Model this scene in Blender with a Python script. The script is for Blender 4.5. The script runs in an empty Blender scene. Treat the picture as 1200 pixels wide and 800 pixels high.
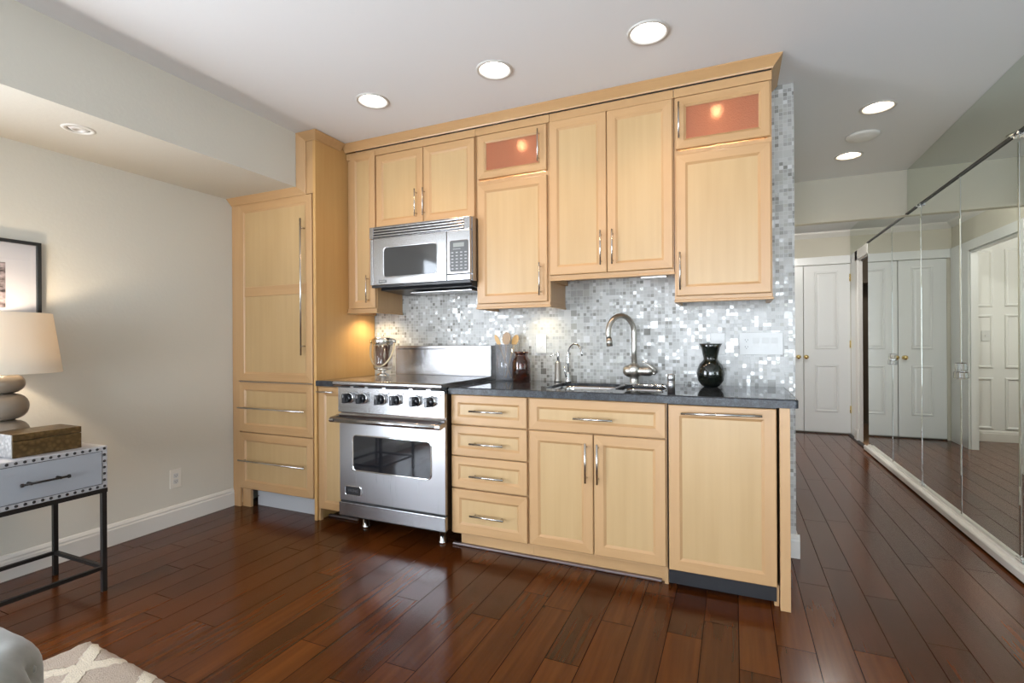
import bpy, bmesh, math, random
from mathutils import Vector, Matrix
random.seed(7)
PI = math.pi
SC = bpy.context.scene
COL = SC.collection

# ------------------------------------------------------------------ camera
yaw, pitch, roll = math.radians(23.858), math.radians(-0.03), math.radians(-0.33)
f_ = Vector((-math.sin(yaw)*math.cos(pitch), math.cos(yaw)*math.cos(pitch), math.sin(pitch)))
r_ = Vector((math.cos(yaw), math.sin(yaw), 0)); u_ = r_.cross(f_)
r2 = r_*math.cos(roll) + u_*math.sin(roll); u2 = -r_*math.sin(roll) + u_*math.cos(roll)
cam_data = bpy.data.cameras.new('camera'); cam = bpy.data.objects.new('camera', cam_data); COL.objects.link(cam)
cam.matrix_world = Matrix(((r2.x, u2.x, -f_.x, 0), (r2.y, u2.y, -f_.y, 0), (r2.z, u2.z, -f_.z, 1.17), (0, 0, 0, 1)))
cam_data.sensor_width = 36.0; cam_data.sensor_fit = 'HORIZONTAL'; cam_data.lens = 36.0*588.3/1200
cam_data.clip_start = 0.02
SC.camera = cam

# ------------------------------------------------------------------ colour management, sampling
SC.view_settings.view_transform = 'Standard'; SC.view_settings.look = 'None'
SC.view_settings.gamma = 1; SC.view_settings.use_curve_mapping = False
SC.view_settings.exposure = 0.32
cy = SC.cycles
cy.use_denoising = True; cy.max_bounces = 10; cy.diffuse_bounces = 5; cy.glossy_bounces = 5
cy.transmission_bounces = 8; cy.transparent_max_bounces = 10
cy.caustics_reflective = True; cy.caustics_refractive = False; cy.sample_clamp_indirect = 2.0; cy.use_adaptive_sampling = False
cy.blur_glossy = 1.0

# ------------------------------------------------------------------ world + daylight through the windows
W = bpy.data.worlds.new('world'); SC.world = W; W.use_nodes = True
wn = W.node_tree; wn.nodes.clear()
wo = wn.nodes.new('ShaderNodeOutputWorld'); wb = wn.nodes.new('ShaderNodeBackground')
wtc = wn.nodes.new('ShaderNodeTexCoord'); wsep = wn.nodes.new('ShaderNodeSeparateXYZ'); wr = wn.nodes.new('ShaderNodeValToRGB')
wn.links.new(wtc.outputs['Generated'], wsep.inputs[0]); wn.links.new(wsep.outputs['Z'], wr.inputs[0])
wr.color_ramp.elements[0].position = 0.0; wr.color_ramp.elements[0].color = (1.12, 1.21, 1.31, 1)
wr.color_ramp.elements[1].position = 0.12; wr.color_ramp.elements[1].color = (0.80, 0.89, 1.00, 1)
wn.links.new(wr.outputs[0], wb.inputs[0]); wb.inputs['Strength'].default_value = 12.5
wn.links.new(wb.outputs[0], wo.inputs[0])

def area(name, loc, size, energy, rot, color=(1, 1, 1), portal=False, spread=PI):
    d = bpy.data.lights.new(name, 'AREA'); d.shape = 'RECTANGLE'; d.size, d.size_y = size
    d.energy = energy; d.color = color; d.spread = spread
    if portal: d.cycles.is_portal = True
    o = bpy.data.objects.new(name, d); COL.objects.link(o); o.location = loc; o.rotation_euler = rot
    return o
# window openings: back wall (y=-4.6) and left wall (x=-3.31)
area('portal_back', (-0.2, -4.62, 1.225), (2.6, 2.35), 1, (PI/2, 0, 0), portal=True)
area('portal_left', (-3.33, -1.0, 1.12), (2.1, 2.7), 1, (PI/2, 0, -PI/2), portal=True)

# ================================================================== materials
def mat(name):
    m = bpy.data.materials.new(name); m.use_nodes = True
    nt = m.node_tree; b = nt.nodes['Principled BSDF']
    return m, nt, b
def N(nt, t, **k):
    n = nt.nodes.new(t)
    for a, v in k.items(): setattr(n, a, v)
    return n
def L(nt, a, b): nt.links.new(a, b)
def simple(name, col, rough=0.5, metal=0.0, coat=0.0, bump=None, spec=0.5, aniso=0.0, trans=0.0, ior=1.5, emit=None):
    m, nt, b = mat(name)
    b.inputs['Base Color'].default_value = (*col, 1); b.inputs['Roughness'].default_value = rough
    b.inputs['Metallic'].default_value = metal; b.inputs['Coat Weight'].default_value = coat
    b.inputs['Specular IOR Level'].default_value = spec; b.inputs['IOR'].default_value = ior
    b.inputs['Transmission Weight'].default_value = trans
    b.inputs['Anisotropic'].default_value = aniso
    if emit:
        b.inputs['Emission Color'].default_value = (*emit[0], 1); b.inputs['Emission Strength'].default_value = emit[1]
    if bump:
        tc = N(nt, 'ShaderNodeTexCoord'); no = N(nt, 'ShaderNodeTexNoise'); no.inputs['Scale'].default_value = bump[0]
        no.inputs['Detail'].default_value = 4
        L(nt, tc.outputs['Object'], no.inputs['Vector'])
        bp = N(nt, 'ShaderNodeBump'); bp.inputs['Strength'].default_value = bump[1]; bp.inputs['Distance'].default_value = bump[2]
        L(nt, no.outputs['Fac'], bp.inputs['Height']); L(nt, bp.outputs[0], b.inputs['Normal'])
    return m

def maple(name, axis, c1, c2, rough=0.38):
    """pale maple, grain running along axis"""
    m, nt, b = mat(name)
    tc = N(nt, 'ShaderNodeTexCoord'); oi = N(nt, 'ShaderNodeObjectInfo')
    add = N(nt, 'ShaderNodeVectorMath', operation='ADD'); L(nt, tc.outputs['Object'], add.inputs[0])
    cmb = N(nt, 'ShaderNodeCombineXYZ')
    mul = N(nt, 'ShaderNodeMath', operation='MULTIPLY'); mul.inputs[1].default_value = 37.0
    L(nt, oi.outputs['Random'], mul.inputs[0])
    for i in range(3): L(nt, mul.outputs[0], cmb.inputs[i])
    L(nt, cmb.outputs[0], add.inputs[1])
    mp = N(nt, 'ShaderNodeMapping'); L(nt, add.outputs[0], mp.inputs['Vector'])
    s = [38, 38, 38]; s['xyz'.index(axis)] = 1.6
    mp.inputs['Scale'].default_value = s
    n1 = N(nt, 'ShaderNodeTexNoise'); n1.inputs['Scale'].default_value = 1.0; n1.inputs['Detail'].default_value = 5
    L(nt, mp.outputs[0], n1.inputs['Vector'])
    mp2 = N(nt, 'ShaderNodeMapping'); L(nt, add.outputs[0], mp2.inputs['Vector'])
    s2 = [5, 5, 5]; s2['xyz'.index(axis)] = 1.2; mp2.inputs['Scale'].default_value = s2
    n2 = N(nt, 'ShaderNodeTexNoise'); n2.inputs['Scale'].default_value = 1.0; n2.inputs['Detail'].default_value = 3
    L(nt, mp2.outputs[0], n2.inputs['Vector'])
    ad = N(nt, 'ShaderNodeMath', operation='MULTIPLY_ADD'); ad.inputs[1].default_value = 0.45
    L(nt, n1.outputs['Fac'], ad.inputs[0])
    m2 = N(nt, 'ShaderNodeMath', operation='MULTIPLY'); m2.inputs[1].default_value = 0.6; L(nt, n2.outputs['Fac'], m2.inputs[0])
    L(nt, m2.outputs[0], ad.inputs[2])
    cr = N(nt, 'ShaderNodeValToRGB'); cr.color_ramp.elements[0].position = 0.3; cr.color_ramp.elements[1].position = 0.75
    cr.color_ramp.elements[0].color = (*c1, 1); cr.color_ramp.elements[1].color = (*c2, 1)
    L(nt, ad.outputs[0], cr.inputs[0]); L(nt, cr.outputs[0], b.inputs['Base Color'])
    b.inputs['Roughness'].default_value = rough
    b.inputs['Coat Weight'].default_value = 0.15; b.inputs['Coat Roughness'].default_value = 0.25
    bp = N(nt, 'ShaderNodeBump'); bp.inputs['Strength'].default_value = 0.05; bp.inputs['Distance'].default_value = 0.001
    L(nt, n1.outputs['Fac'], bp.inputs['Height']); L(nt, bp.outputs[0], b.inputs['Normal'])
    return m
MC1, MC2 = (0.425, 0.248, 0.112), (0.505, 0.310, 0.150)
M_MV = maple('maple_vertical', 'z', MC1, MC2)
M_MH = maple('maple_horizontal', 'x', (0.405, 0.232, 0.100), (0.49, 0.298, 0.140))
M_MP = maple('maple_panel', 'z', (0.42, 0.272, 0.122), (0.49, 0.330, 0.162))
M_MY = maple('maple_depth', 'y', MC1, MC2)
M_MORANGE = maple('maple_amber', 'z', (0.47, 0.26, 0.09), (0.54, 0.32, 0.12))
MAPLE = [M_MV, M_MH, M_MP]

def brushed(name, base, axis, rough=0.26, aniso=0.0):
    m, nt, b = mat(name)
    tc = N(nt, 'ShaderNodeTexCoord'); mp = N(nt, 'ShaderNodeMapping'); L(nt, tc.outputs['Object'], mp.inputs['Vector'])
    s = [420, 420, 420]; s['xyz'.index(axis)] = 2.0; mp.inputs['Scale'].default_value = s
    n1 = N(nt, 'ShaderNodeTexNoise'); n1.inputs['Scale'].default_value = 1; n1.inputs['Detail'].default_value = 2
    L(nt, mp.outputs[0], n1.inputs['Vector'])
    mr = N(nt, 'ShaderNodeMapRange'); mr.inputs['To Min'].default_value = rough-0.02; mr.inputs['To Max'].default_value = rough+0.03
    L(nt, n1.outputs['Fac'], mr.inputs['Value']); L(nt, mr.outputs[0], b.inputs['Roughness'])
    b.inputs['Base Color'].default_value = (*base, 1); b.inputs['Metallic'].default_value = 1.0
    return m
M_STEEL = brushed('brushed_steel', (0.47, 0.47, 0.48), 'x', 0.24)
M_STEELV = brushed('brushed_steel_vertical', (0.48, 0.48, 0.495), 'z', 0.28)
M_NICKEL = brushed('brushed_nickel', (0.52, 0.50, 0.46), 'z', 0.30)
M_PULL = simple('satin_pull_metal', (0.62, 0.61, 0.59), 0.24, 1.0)
M_CHROME = simple('chrome', (0.78, 0.79, 0.80), 0.06, 1.0)
M_SILVER = simple('polished_silver', (0.80, 0.77, 0.72), 0.08, 1.0)
M_DKSTEEL = simple('dark_steel', (0.16, 0.13, 0.11), 0.35, 1.0)
M_BLACKGLASS = simple('black_glass', (0.012, 0.012, 0.014), 0.05, 0.0, coat=0.5)
M_MWGLASS = simple('grey_glass', (0.035, 0.037, 0.04), 0.06, 0.0, coat=0.6)
M_BLACK = simple('black_plastic', (0.012, 0.012, 0.014), 0.32)
M_KNOB = simple('knob_black', (0.010, 0.011, 0.015), 0.22)
M_GREYPAD = simple('keypad_grey', (0.085, 0.09, 0.095), 0.35)
M_LCD = simple('display_grey', (0.28, 0.30, 0.29), 0.2)
M_TEXT = simple('print_grey', (0.55, 0.55, 0.55), 0.4)
M_WHITE = simple('white_paint', (0.74, 0.745, 0.73), 0.28, coat=0.15)
M_TRIMW = simple('trim_white', (0.69, 0.675, 0.64), 0.32)
M_PLATE = simple('plate_white', (0.60, 0.605, 0.60), 0.35)
M_OUTW = simple('outlet_plate_cream', (0.72, 0.69, 0.63), 0.35)
M_DARK = simple('dark_slot', (0.01, 0.01, 0.01), 0.6)
M_KICKB = simple('kick_navy', (0.022, 0.026, 0.040), 0.35)
M_KICKW = simple('kick_grey_white', (0.50, 0.51, 0.53), 0.45)
M_TOESTRIP = simple('toe_strip_metal', (0.20, 0.16, 0.15), 0.38, 0.6)
M_WALL = simple('wall_greige', (0.60, 0.575, 0.51), 0.7, bump=(55, 0.35, 0.002))
M_WALLH = simple('wall_hall_greige', (0.54, 0.51, 0.43), 0.7, bump=(70, 0.15, 0.001))
M_CEIL = simple('ceiling_white', (0.74, 0.745, 0.76), 0.8)
M_BRASS = simple('brass', (0.80, 0.62, 0.28), 0.18, 1.0)
M_IRON = simple('blackened_iron', (0.022, 0.020, 0.019), 0.42, 0.6)
M_CRYSTAL = simple('crystal', (0.95, 0.96, 0.98), 0.0, trans=1.0, ior=1.5)
M_VASE = simple('black_glaze', (0.004, 0.006, 0.004), 0.04, coat=0.6)
M_WOODSP = simple('spoon_wood', (0.62, 0.38, 0.15), 0.5)
M_WOODSP2 = simple('spoon_wood_brown', (0.40, 0.26, 0.15), 0.5)
M_EMIT = simple('bulb_white', (1, 1, 1), 0.5, emit=((1.0, 0.94, 0.86), 14))
M_EMITH = simple('halogen', (1, 1, 1), 0.5, emit=((1.0, 0.86, 0.70), 500))
M_EMITW = simple('bulb_warm', (1, 1, 1), 0.5, emit=((1.0, 0.80, 0.58), 22))
M_CANW = simple('can_white', (0.80, 0.79, 0.77), 0.35)
M_RIM = simple('can_rim_grey', (0.55, 0.53, 0.50), 0.35)
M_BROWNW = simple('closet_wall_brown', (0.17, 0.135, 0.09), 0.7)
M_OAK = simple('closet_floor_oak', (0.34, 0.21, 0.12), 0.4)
M_LAMPC = simple('lamp_ceramic_taupe', (0.20, 0.165, 0.13), 0.30, bump=(40, 0.15, 0.003))
M_NSTAND = simple('grey_lacquer', (0.29, 0.31, 0.345), 0.35)
M_NTOP = simple('grey_leather_band', (0.37, 0.37, 0.39), 0.45)
M_MATB = simple('mat_board', (0.52, 0.52, 0.56), 0.5)
M_FRAME = simple('black_frame', (0.010, 0.012, 0.014), 0.30)
M_BLUE = simple('curtain_white', (0.7, 0.7, 0.68), 0.8)

# mirror with faint green cast
M_MIRROR = simple('mirror', (0.80, 0.85, 0.82), 0.0, 1.0)
M_MIRROR_D = simple('mirror_upper', (0.68, 0.73, 0.66), 0.01, 1.0)

def granite(name, rough, lift):
    m, nt, b = mat(name)
    tc = N(nt, 'ShaderNodeTexCoord')
    n1 = N(nt, 'ShaderNodeTexNoise'); n1.inputs['Scale'].default_value = 160; n1.inputs['Detail'].default_value = 3
    n2 = N(nt, 'ShaderNodeTexNoise'); n2.inputs['Scale'].default_value = 28; n2.inputs['Detail'].default_value = 4
    for n in (n1, n2): L(nt, tc.outputs['Object'], n.inputs['Vector'])
    mx = N(nt, 'ShaderNodeMath', operation='MULTIPLY_ADD'); mx.inputs[1].default_value = 0.55
    L(nt, n1.outputs['Fac'], mx.inputs[0])
    m2 = N(nt, 'ShaderNodeMath', operation='MULTIPLY'); m2.inputs[1].default_value = 0.45
    L(nt, n2.outputs['Fac'], m2.inputs[0]); L(nt, m2.outputs[0], mx.inputs[2])
    cr = N(nt, 'ShaderNodeValToRGB'); e = cr.color_ramp.elements
    e[0].position = 0.42; e[0].color = (0.014*lift, 0.016*lift, 0.020*lift, 1); e[1].position = 0.68; e[1].color = (0.10*lift, 0.115*lift, 0.14*lift, 1)
    L(nt, mx.outputs[0], cr.inputs[0]); L(nt, cr.outputs[0], b.inputs['Base Color'])
    b.inputs['Roughness'].default_value = rough; b.inputs['IOR'].default_value = 1.6
    return m
M_GRAN = granite('granite_polished', 0.03, 1.0)
M_GRANE = granite('granite_edge', 0.34, 0.6)
M_GRANE.node_tree.nodes['Principled BSDF'].inputs['Specular IOR Level'].default_value = 0.3

def mosaic():
    m, nt, b = mat('glass_mosaic')
    P = 0.0207
    tc = N(nt, 'ShaderNodeTexCoord'); mp = N(nt, 'ShaderNodeMapping'); L(nt, tc.outputs['Object'], mp.inputs['Vector'])
    mp.inputs['Scale'].default_value = (1/P, 0, 1/P)
    def vm(op, a, bv=None):
        n = N(nt, 'ShaderNodeVectorMath', operation=op); L(nt, a, n.inputs[0])
        if bv is not None:
            if isinstance(bv, tuple): n.inputs[1].default_value = bv
            else: L(nt, bv, n.inputs[1])
        return n.outputs[0]
    cell = vm('FLOOR', mp.outputs[0])
    # larger 2x2 tiles now and then
    half = vm('SCALE', mp.outputs[0]); nt.nodes[-1].inputs['Scale'].default_value = 0.5
    cell2 = vm('FLOOR', half)
    wn2 = N(nt, 'ShaderNodeTexWhiteNoise', noise_dimensions='3D')
    off = vm('ADD', cell2, (91.3, 17.7, 5.1)); L(nt, off, wn2.inputs['Vector'])
    big = N(nt, 'ShaderNodeMath', operation='GREATER_THAN'); big.inputs[1].default_value = 0.86; L(nt, wn2.outputs['Value'], big.inputs[0])
    wn1 = N(nt, 'ShaderNodeTexWhiteNoise', noise_dimensions='3D'); L(nt, cell, wn1.inputs['Vector'])
    wn3 = N(nt, 'ShaderNodeTexWhiteNoise', noise_dimensions='3D'); L(nt, cell2, wn3.inputs['Vector'])
    val = N(nt, 'ShaderNodeMix', data_type='FLOAT'); L(nt, big.outputs[0], val.inputs['Factor'])
    L(nt, wn1.outputs['Value'], val.inputs['A']); L(nt, wn3.outputs['Value'], val.inputs['B'])
    colr = N(nt, 'ShaderNodeMix', data_type='RGBA'); L(nt, big.outputs[0], colr.inputs['Factor'])
    L(nt, wn1.outputs['Color'], colr.inputs['A']); L(nt, wn3.outputs['Color'], colr.inputs['B'])
    # grout
    def edge(src, w):
        fr = vm('FRACTION', src); s = N(nt, 'ShaderNodeSeparateXYZ'); L(nt, fr, s.inputs[0]); outs = []
        for o in ('X', 'Z'):
            a = N(nt, 'ShaderNodeMath', operation='SUBTRACT'); L(nt, s.outputs[o], a.inputs[0]); a.inputs[1].default_value = 0.5
            ab = N(nt, 'ShaderNodeMath', operation='ABSOLUTE'); L(nt, a.outputs[0], ab.inputs[0])
            g = N(nt, 'ShaderNodeMath', operation='GREATER_THAN'); L(nt, ab.outputs[0], g.inputs[0]); g.inputs[1].default_value = 0.5-w
            outs.append(g.outputs[0])
        mxx = N(nt, 'ShaderNodeMath', operation='MAXIMUM'); L(nt, outs[0], mxx.inputs[0]); L(nt, outs[1], mxx.inputs[1])
        return mxx.outputs[0]
    e1, e2 = edge(mp.outputs[0], 0.055), edge(half, 0.028)
    gr = N(nt, 'ShaderNodeMix', data_type='FLOAT'); L(nt, big.outputs[0], gr.inputs['Factor']); L(nt, e1, gr.inputs['A']); L(nt, e2, gr.inputs['B'])
    cr = N(nt, 'ShaderNodeValToRGB'); cr.color_ramp.interpolation = 'CONSTANT'; e = cr.color_ramp.elements
    K_ = 0.68; stops = [(0, (0.33, 0.325, 0.30)), (0.05, (0.45, 0.45, 0.43)), (0.17, (0.55, 0.55, 0.53)), (0.34, (0.62, 0.62, 0.60)),
             (0.62, (0.68, 0.68, 0.66)), (0.86, (0.52, 0.52, 0.48)), (0.94, (0.84, 0.85, 0.85))]  # whitest stop paints the sparkle of tiles catching the window into the colour
    e[0].position = 0; stops = [(p, tuple(q*K_ for q in c)) for p, c in stops]; e[0].color = (*stops[0][1], 1); e[1].position = stops[1][0]; e[1].color = (*stops[1][1], 1)
    for p, c in stops[2:]:
        q = e.new(p); q.color = (*c, 1)
    L(nt, val.outputs[0], cr.inputs[0])
    mix = N(nt, 'ShaderNodeMix', data_type='RGBA'); L(nt, gr.outputs[0], mix.inputs['Factor'])
    L(nt, cr.outputs[0], mix.inputs['A']); mix.inputs['B'].default_value = (0.47, 0.475, 0.47, 1)
    L(nt, mix.outputs['Result'], b.inputs['Base Color'])
    rg = N(nt, 'ShaderNodeMix', data_type='FLOAT'); L(nt, gr.outputs[0], rg.inputs['Factor']); rg.inputs['A'].default_value = 0.20; b.inputs['Specular IOR Level'].default_value = 0.35; rg.inputs['B'].default_value = 0.7
    L(nt, rg.outputs[0], b.inputs['Roughness'])
    # some tiles are iridescent / metallic-backed
    gm = N(nt, 'ShaderNodeMath', operation='GREATER_THAN'); gm.inputs[1].default_value = 0.82
    sc_ = N(nt, 'ShaderNodeSeparateColor'); L(nt, colr.outputs['Result'], sc_.inputs[0]); L(nt, sc_.outputs['Green'], gm.inputs[0])
    inv = N(nt, 'ShaderNodeMath', operation='SUBTRACT'); inv.inputs[0].default_value = 1.0; L(nt, gr.outputs[0], inv.inputs[1])
    mm = N(nt, 'ShaderNodeMath', operation='MULTIPLY'); L(nt, gm.outputs[0], mm.inputs[0]); L(nt, inv.outputs[0], mm.inputs[1])
    m3 = N(nt, 'ShaderNodeMath', operation='MULTIPLY'); L(nt, mm.outputs[0], m3.inputs[0]); m3.inputs[1].default_value = 0.22
    L(nt, m3.outputs[0], b.inputs['Metallic'])
    # each tile leans a little its own way
    ge = N(nt, 'ShaderNodeNewGeometry')
    sub = vm('SUBTRACT', colr.outputs['Result'], (0.5, 0.5, 0.5))
    sl = vm('MULTIPLY', sub, (0.07, 0.0, 0.07))
    an = N(nt, 'ShaderNodeVectorMath', operation='ADD'); L(nt, ge.outputs['Normal'], an.inputs[0]); L(nt, sl, an.inputs[1])
    nn = N(nt, 'ShaderNodeVectorMath', operation='NORMALIZE'); L(nt, an.outputs[0], nn.inputs[0])
    L(nt, nn.outputs[0], b.inputs['Normal'])
    return m
M_MOSAIC = mosaic()

def planks():
    m, nt, b = mat('hand_scraped_planks')
    PW = 0.1315
    tc = N(nt, 'ShaderNodeTexCoord'); sp = N(nt, 'ShaderNodeSeparateXYZ'); L(nt, tc.outputs['Object'], sp.inputs[0])
    def M(op, a, bb=None, c=None):
        n = N(nt, 'ShaderNodeMath', operation=op)
        for i, v in enumerate((a, bb, c)):
            if v is None: continue
            if isinstance(v, (int, float)): n.inputs[i].default_value = v
            else: L(nt, v, n.inputs[i])
        return n.outputs[0]
    xs = M('DIVIDE', M('ADD', sp.outputs['X'], 0.12), PW); row = M('FLOOR', xs); fx = M('SUBTRACT', xs, row)
    w1 = N(nt, 'ShaderNodeTexWhiteNoise', noise_dimensions='1D'); L(nt, row, w1.inputs['W'])
    ln = M('MULTIPLY_ADD', w1.outputs['Value'], 0.55, 0.75)
    w1b = N(nt, 'ShaderNodeTexWhiteNoise', noise_dimensions='1D'); L(nt, M('ADD', row, 51.7), w1b.inputs['W'])
    ys = M('ADD', M('DIVIDE', sp.outputs['Y'], ln), M('MULTIPLY', w1b.outputs['Value'], 7.0)); colm = M('FLOOR', ys); fy = M('SUBTRACT', ys, colm)
    cb = N(nt, 'ShaderNodeCombineXYZ'); L(nt, row, cb.inputs[0]); L(nt, colm, cb.inputs[1])
    w2 = N(nt, 'ShaderNodeTexWhiteNoise', noise_dimensions='3D'); L(nt, cb.outputs[0], w2.inputs['Vector'])
    # grain
    sc3 = N(nt, 'ShaderNodeVectorMath', operation='SCALE'); L(nt, w2.outputs['Color'], sc3.inputs[0]); sc3.inputs['Scale'].default_value = 20
    ad = N(nt, 'ShaderNodeVectorMath', operation='ADD'); L(nt, tc.outputs['Object'], ad.inputs[0]); L(nt, sc3.outputs[0], ad.inputs[1])
    mp = N(nt, 'ShaderNodeMapping'); mp.inputs['Scale'].default_value = (42, 2.2, 1); L(nt, ad.outputs[0], mp.inputs['Vector'])
    ng = N(nt, 'ShaderNodeTexNoise'); ng.inputs['Scale'].default_value = 1; ng.inputs['Detail'].default_value = 3; ng.inputs['Distortion'].default_value = 0.0
    L(nt, mp.outputs[0], ng.inputs['Vector'])
    mp2 = N(nt, 'ShaderNodeMapping'); mp2.inputs['Scale'].default_value = (10, 1.3, 1); L(nt, ad.outputs[0], mp2.inputs['Vector'])
    nb = N(nt, 'ShaderNodeTexNoise'); nb.inputs['Scale'].default_value = 1; nb.inputs['Detail'].default_value = 3
    L(nt, mp2.outputs[0], nb.inputs['Vector'])
    v = M('ADD', M('MULTIPLY_ADD', w2.outputs['Value'], 0.19, 0.11), M('ADD', M('MULTIPLY_ADD', ng.outputs['Fac'], 0.30, 0.06), M('MULTIPLY', nb.outputs['Fac'], 0.25)))
    cr = N(nt, 'ShaderNodeValToRGB'); e = cr.color_ramp.elements
    e[0].position = 0.25; e[0].color = (0.016, 0.0045, 0.0015, 1); e[1].position = 0.85; e[1].color = (0.135, 0.037, 0.0065, 1)
    q = e.new(0.52); q.color = (0.060, 0.0155, 0.0028, 1)
    L(nt, v, cr.inputs[0])
    gx = M('GREATER_THAN', M('ABSOLUTE', M('SUBTRACT', fx, 0.5)), 0.5-0.011)
    gy = M('GREATER_THAN', M('MULTIPLY', M('SUBTRACT', 0.5, M('ABSOLUTE', M('SUBTRACT', fy, 0.5))), M('MULTIPLY', ln, -1.0)), -0.0014)
    g = M('MAXIMUM', gx, gy)
    mx = N(nt, 'ShaderNodeMix', data_type='RGBA'); L(nt, g, mx.inputs['Factor']); L(nt, cr.outputs[0], mx.inputs['A']); mx.inputs['B'].default_value = (0.010, 0.004, 0.002, 1)
    L(nt, mx.outputs['Result'], b.inputs['Base Color'])
    # scraped waves across the board
    mp3 = N(nt, 'ShaderNodeMapping'); mp3.inputs['Scale'].default_value = (55, 4.0, 1); L(nt, ad.outputs[0], mp3.inputs['Vector'])
    nw = N(nt, 'ShaderNodeTexNoise'); nw.inputs['Scale'].default_value = 1; nw.inputs['Detail'].default_value = 1.0
    L(nt, mp3.outputs[0], nw.inputs['Vector'])
    h = M('SUBTRACT', M('MULTIPLY', nw.outputs['Fac'], 0.9), M('MULTIPLY', g, 1.2))
    bp = N(nt, 'ShaderNodeBump'); bp.inputs['Strength'].default_value = 0.22; bp.inputs['Distance'].default_value = 0.0010
    L(nt, h, bp.inputs['Height']); L(nt, bp.outputs[0], b.inputs['Normal'])
    rm = M('MULTIPLY_ADD', g, 0.6, 0.19); L(nt, rm, b.inputs['Roughness']); b.inputs['IOR'].default_value = 1.36
    sm_ = M('MULTIPLY_ADD', g, -0.45, 0.45); L(nt, sm_, b.inputs['Specular IOR Level'])
    return m
M_FLOOR = planks()

def tinted_glass(name, col, rough, bump=0.0, ior=1.3):
    m, nt, b = mat(name)
    b.inputs['Base Color'].default_value = (*col, 1); b.inputs['Roughness'].default_value = rough
    b.inputs['Transmission Weight'].default_value = 1.0; b.inputs['IOR'].default_value = ior
    if bump:
        tc = N(nt, 'ShaderNodeTexCoord'); no = N(nt, 'ShaderNodeTexVoronoi'); no.inputs['Scale'].default_value = 160
        L(nt, tc.outputs['Object'], no.inputs['Vector'])
        bp = N(nt, 'ShaderNodeBump'); bp.inputs['Strength'].default_value = bump; bp.inputs['Distance'].default_value = 0.002
        L(nt, no.outputs['Distance'], bp.inputs['Height']); L(nt, bp.outputs[0], b.inputs['Normal'])
    return m
def thin_glass(name, col, rough=0.02, gloss=0.12, diff=0.0, dcol=(1, 1, 1)):
    m, nt, b = mat(name); nt.nodes.remove(b); o = nt.nodes['Material Output']
    t = N(nt, 'ShaderNodeBsdfTransparent'); t.inputs[0].default_value = (*col, 1)
    g = N(nt, 'ShaderNodeBsdfGlossy'); g.inputs['Roughness'].default_value = rough
    fr = N(nt, 'ShaderNodeLayerWeight'); fr.inputs['Blend'].default_value = 0.35
    mr = N(nt, 'ShaderNodeMapRange'); mr.inputs['To Min'].default_value = gloss*0.5; mr.inputs['To Max'].default_value = 0.55
    L(nt, fr.outputs['Facing'], mr.inputs['Value'])
    mx = N(nt, 'ShaderNodeMixShader'); L(nt, mr.outputs[0], mx.inputs[0]); L(nt, t.outputs[0], mx.inputs[1]); L(nt, g.outputs[0], mx.inputs[2])
    last = mx
    if diff:
        d = N(nt, 'ShaderNodeBsdfDiffuse'); d.inputs[0].default_value = (*dcol, 1)
        m2 = N(nt, 'ShaderNodeMixShader'); m2.inputs[0].default_value = diff
        L(nt, mx.outputs[0], m2.inputs[1]); L(nt, d.outputs[0], m2.inputs[2]); last = m2
    L(nt, last.outputs[0], o.inputs['Surface']); return m
M_ROSE = tinted_glass('seeded_rose_glass', (0.62, 0.27, 0.15), 0.30, 0.6)
M_ROSE.node_tree.nodes['Principled BSDF'].inputs['Transmission Weight'].default_value = 0.6
M_AMBER = thin_glass('amber_glass', (0.50, 0.17, 0.035), 0.03, 0.14, 0.10, (0.10, 0.03, 0.008))
M_SMOKE = thin_glass('smoky_glass', (0.86, 0.87, 0.90), 0.08, 0.08, 0.22, (0.55, 0.57, 0.60))
M_CLEAR = thin_glass('clear_glass', (0.97, 0.97, 0.97), 0.01, 0.08)

def pane_glass():
    m, nt, b = mat('window_glass')
    nt.nodes.remove(b)
    o = nt.nodes['Material Output']; t = N(nt, 'ShaderNodeBsdfTransparent'); g = N(nt, 'ShaderNodeBsdfGlossy'); g.inputs['Roughness'].default_value = 0.0
    mx = N(nt, 'ShaderNodeMixShader'); mx.inputs[0].default_value = 0.06
    L(nt, t.outputs[0], mx.inputs[1]); L(nt, g.outputs[0], mx.inputs[2]); L(nt, mx.outputs[0], o.inputs['Surface'])
    return m
M_PANE = pane_glass()

def shade_mat():
    m, nt, b = mat('lamp_shade_linen')
    nt.nodes.remove(b)
    o = nt.nodes['Material Output']; d = N(nt, 'ShaderNodeBsdfDiffuse'); d.inputs[0].default_value = (0.86, 0.80, 0.70, 1)
    t = N(nt, 'ShaderNodeBsdfTranslucent'); t.inputs[0].default_value = (0.90, 0.80, 0.66, 1)
    mx = N(nt, 'ShaderNodeMixShader'); mx.inputs[0].default_value = 0.34
    L(nt, d.outputs[0], mx.inputs[1]); L(nt, t.outputs[0], mx.inputs[2]); L(nt, mx.outputs[0], o.inputs['Surface'])
    return m
M_SHADE = shade_mat()

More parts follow.
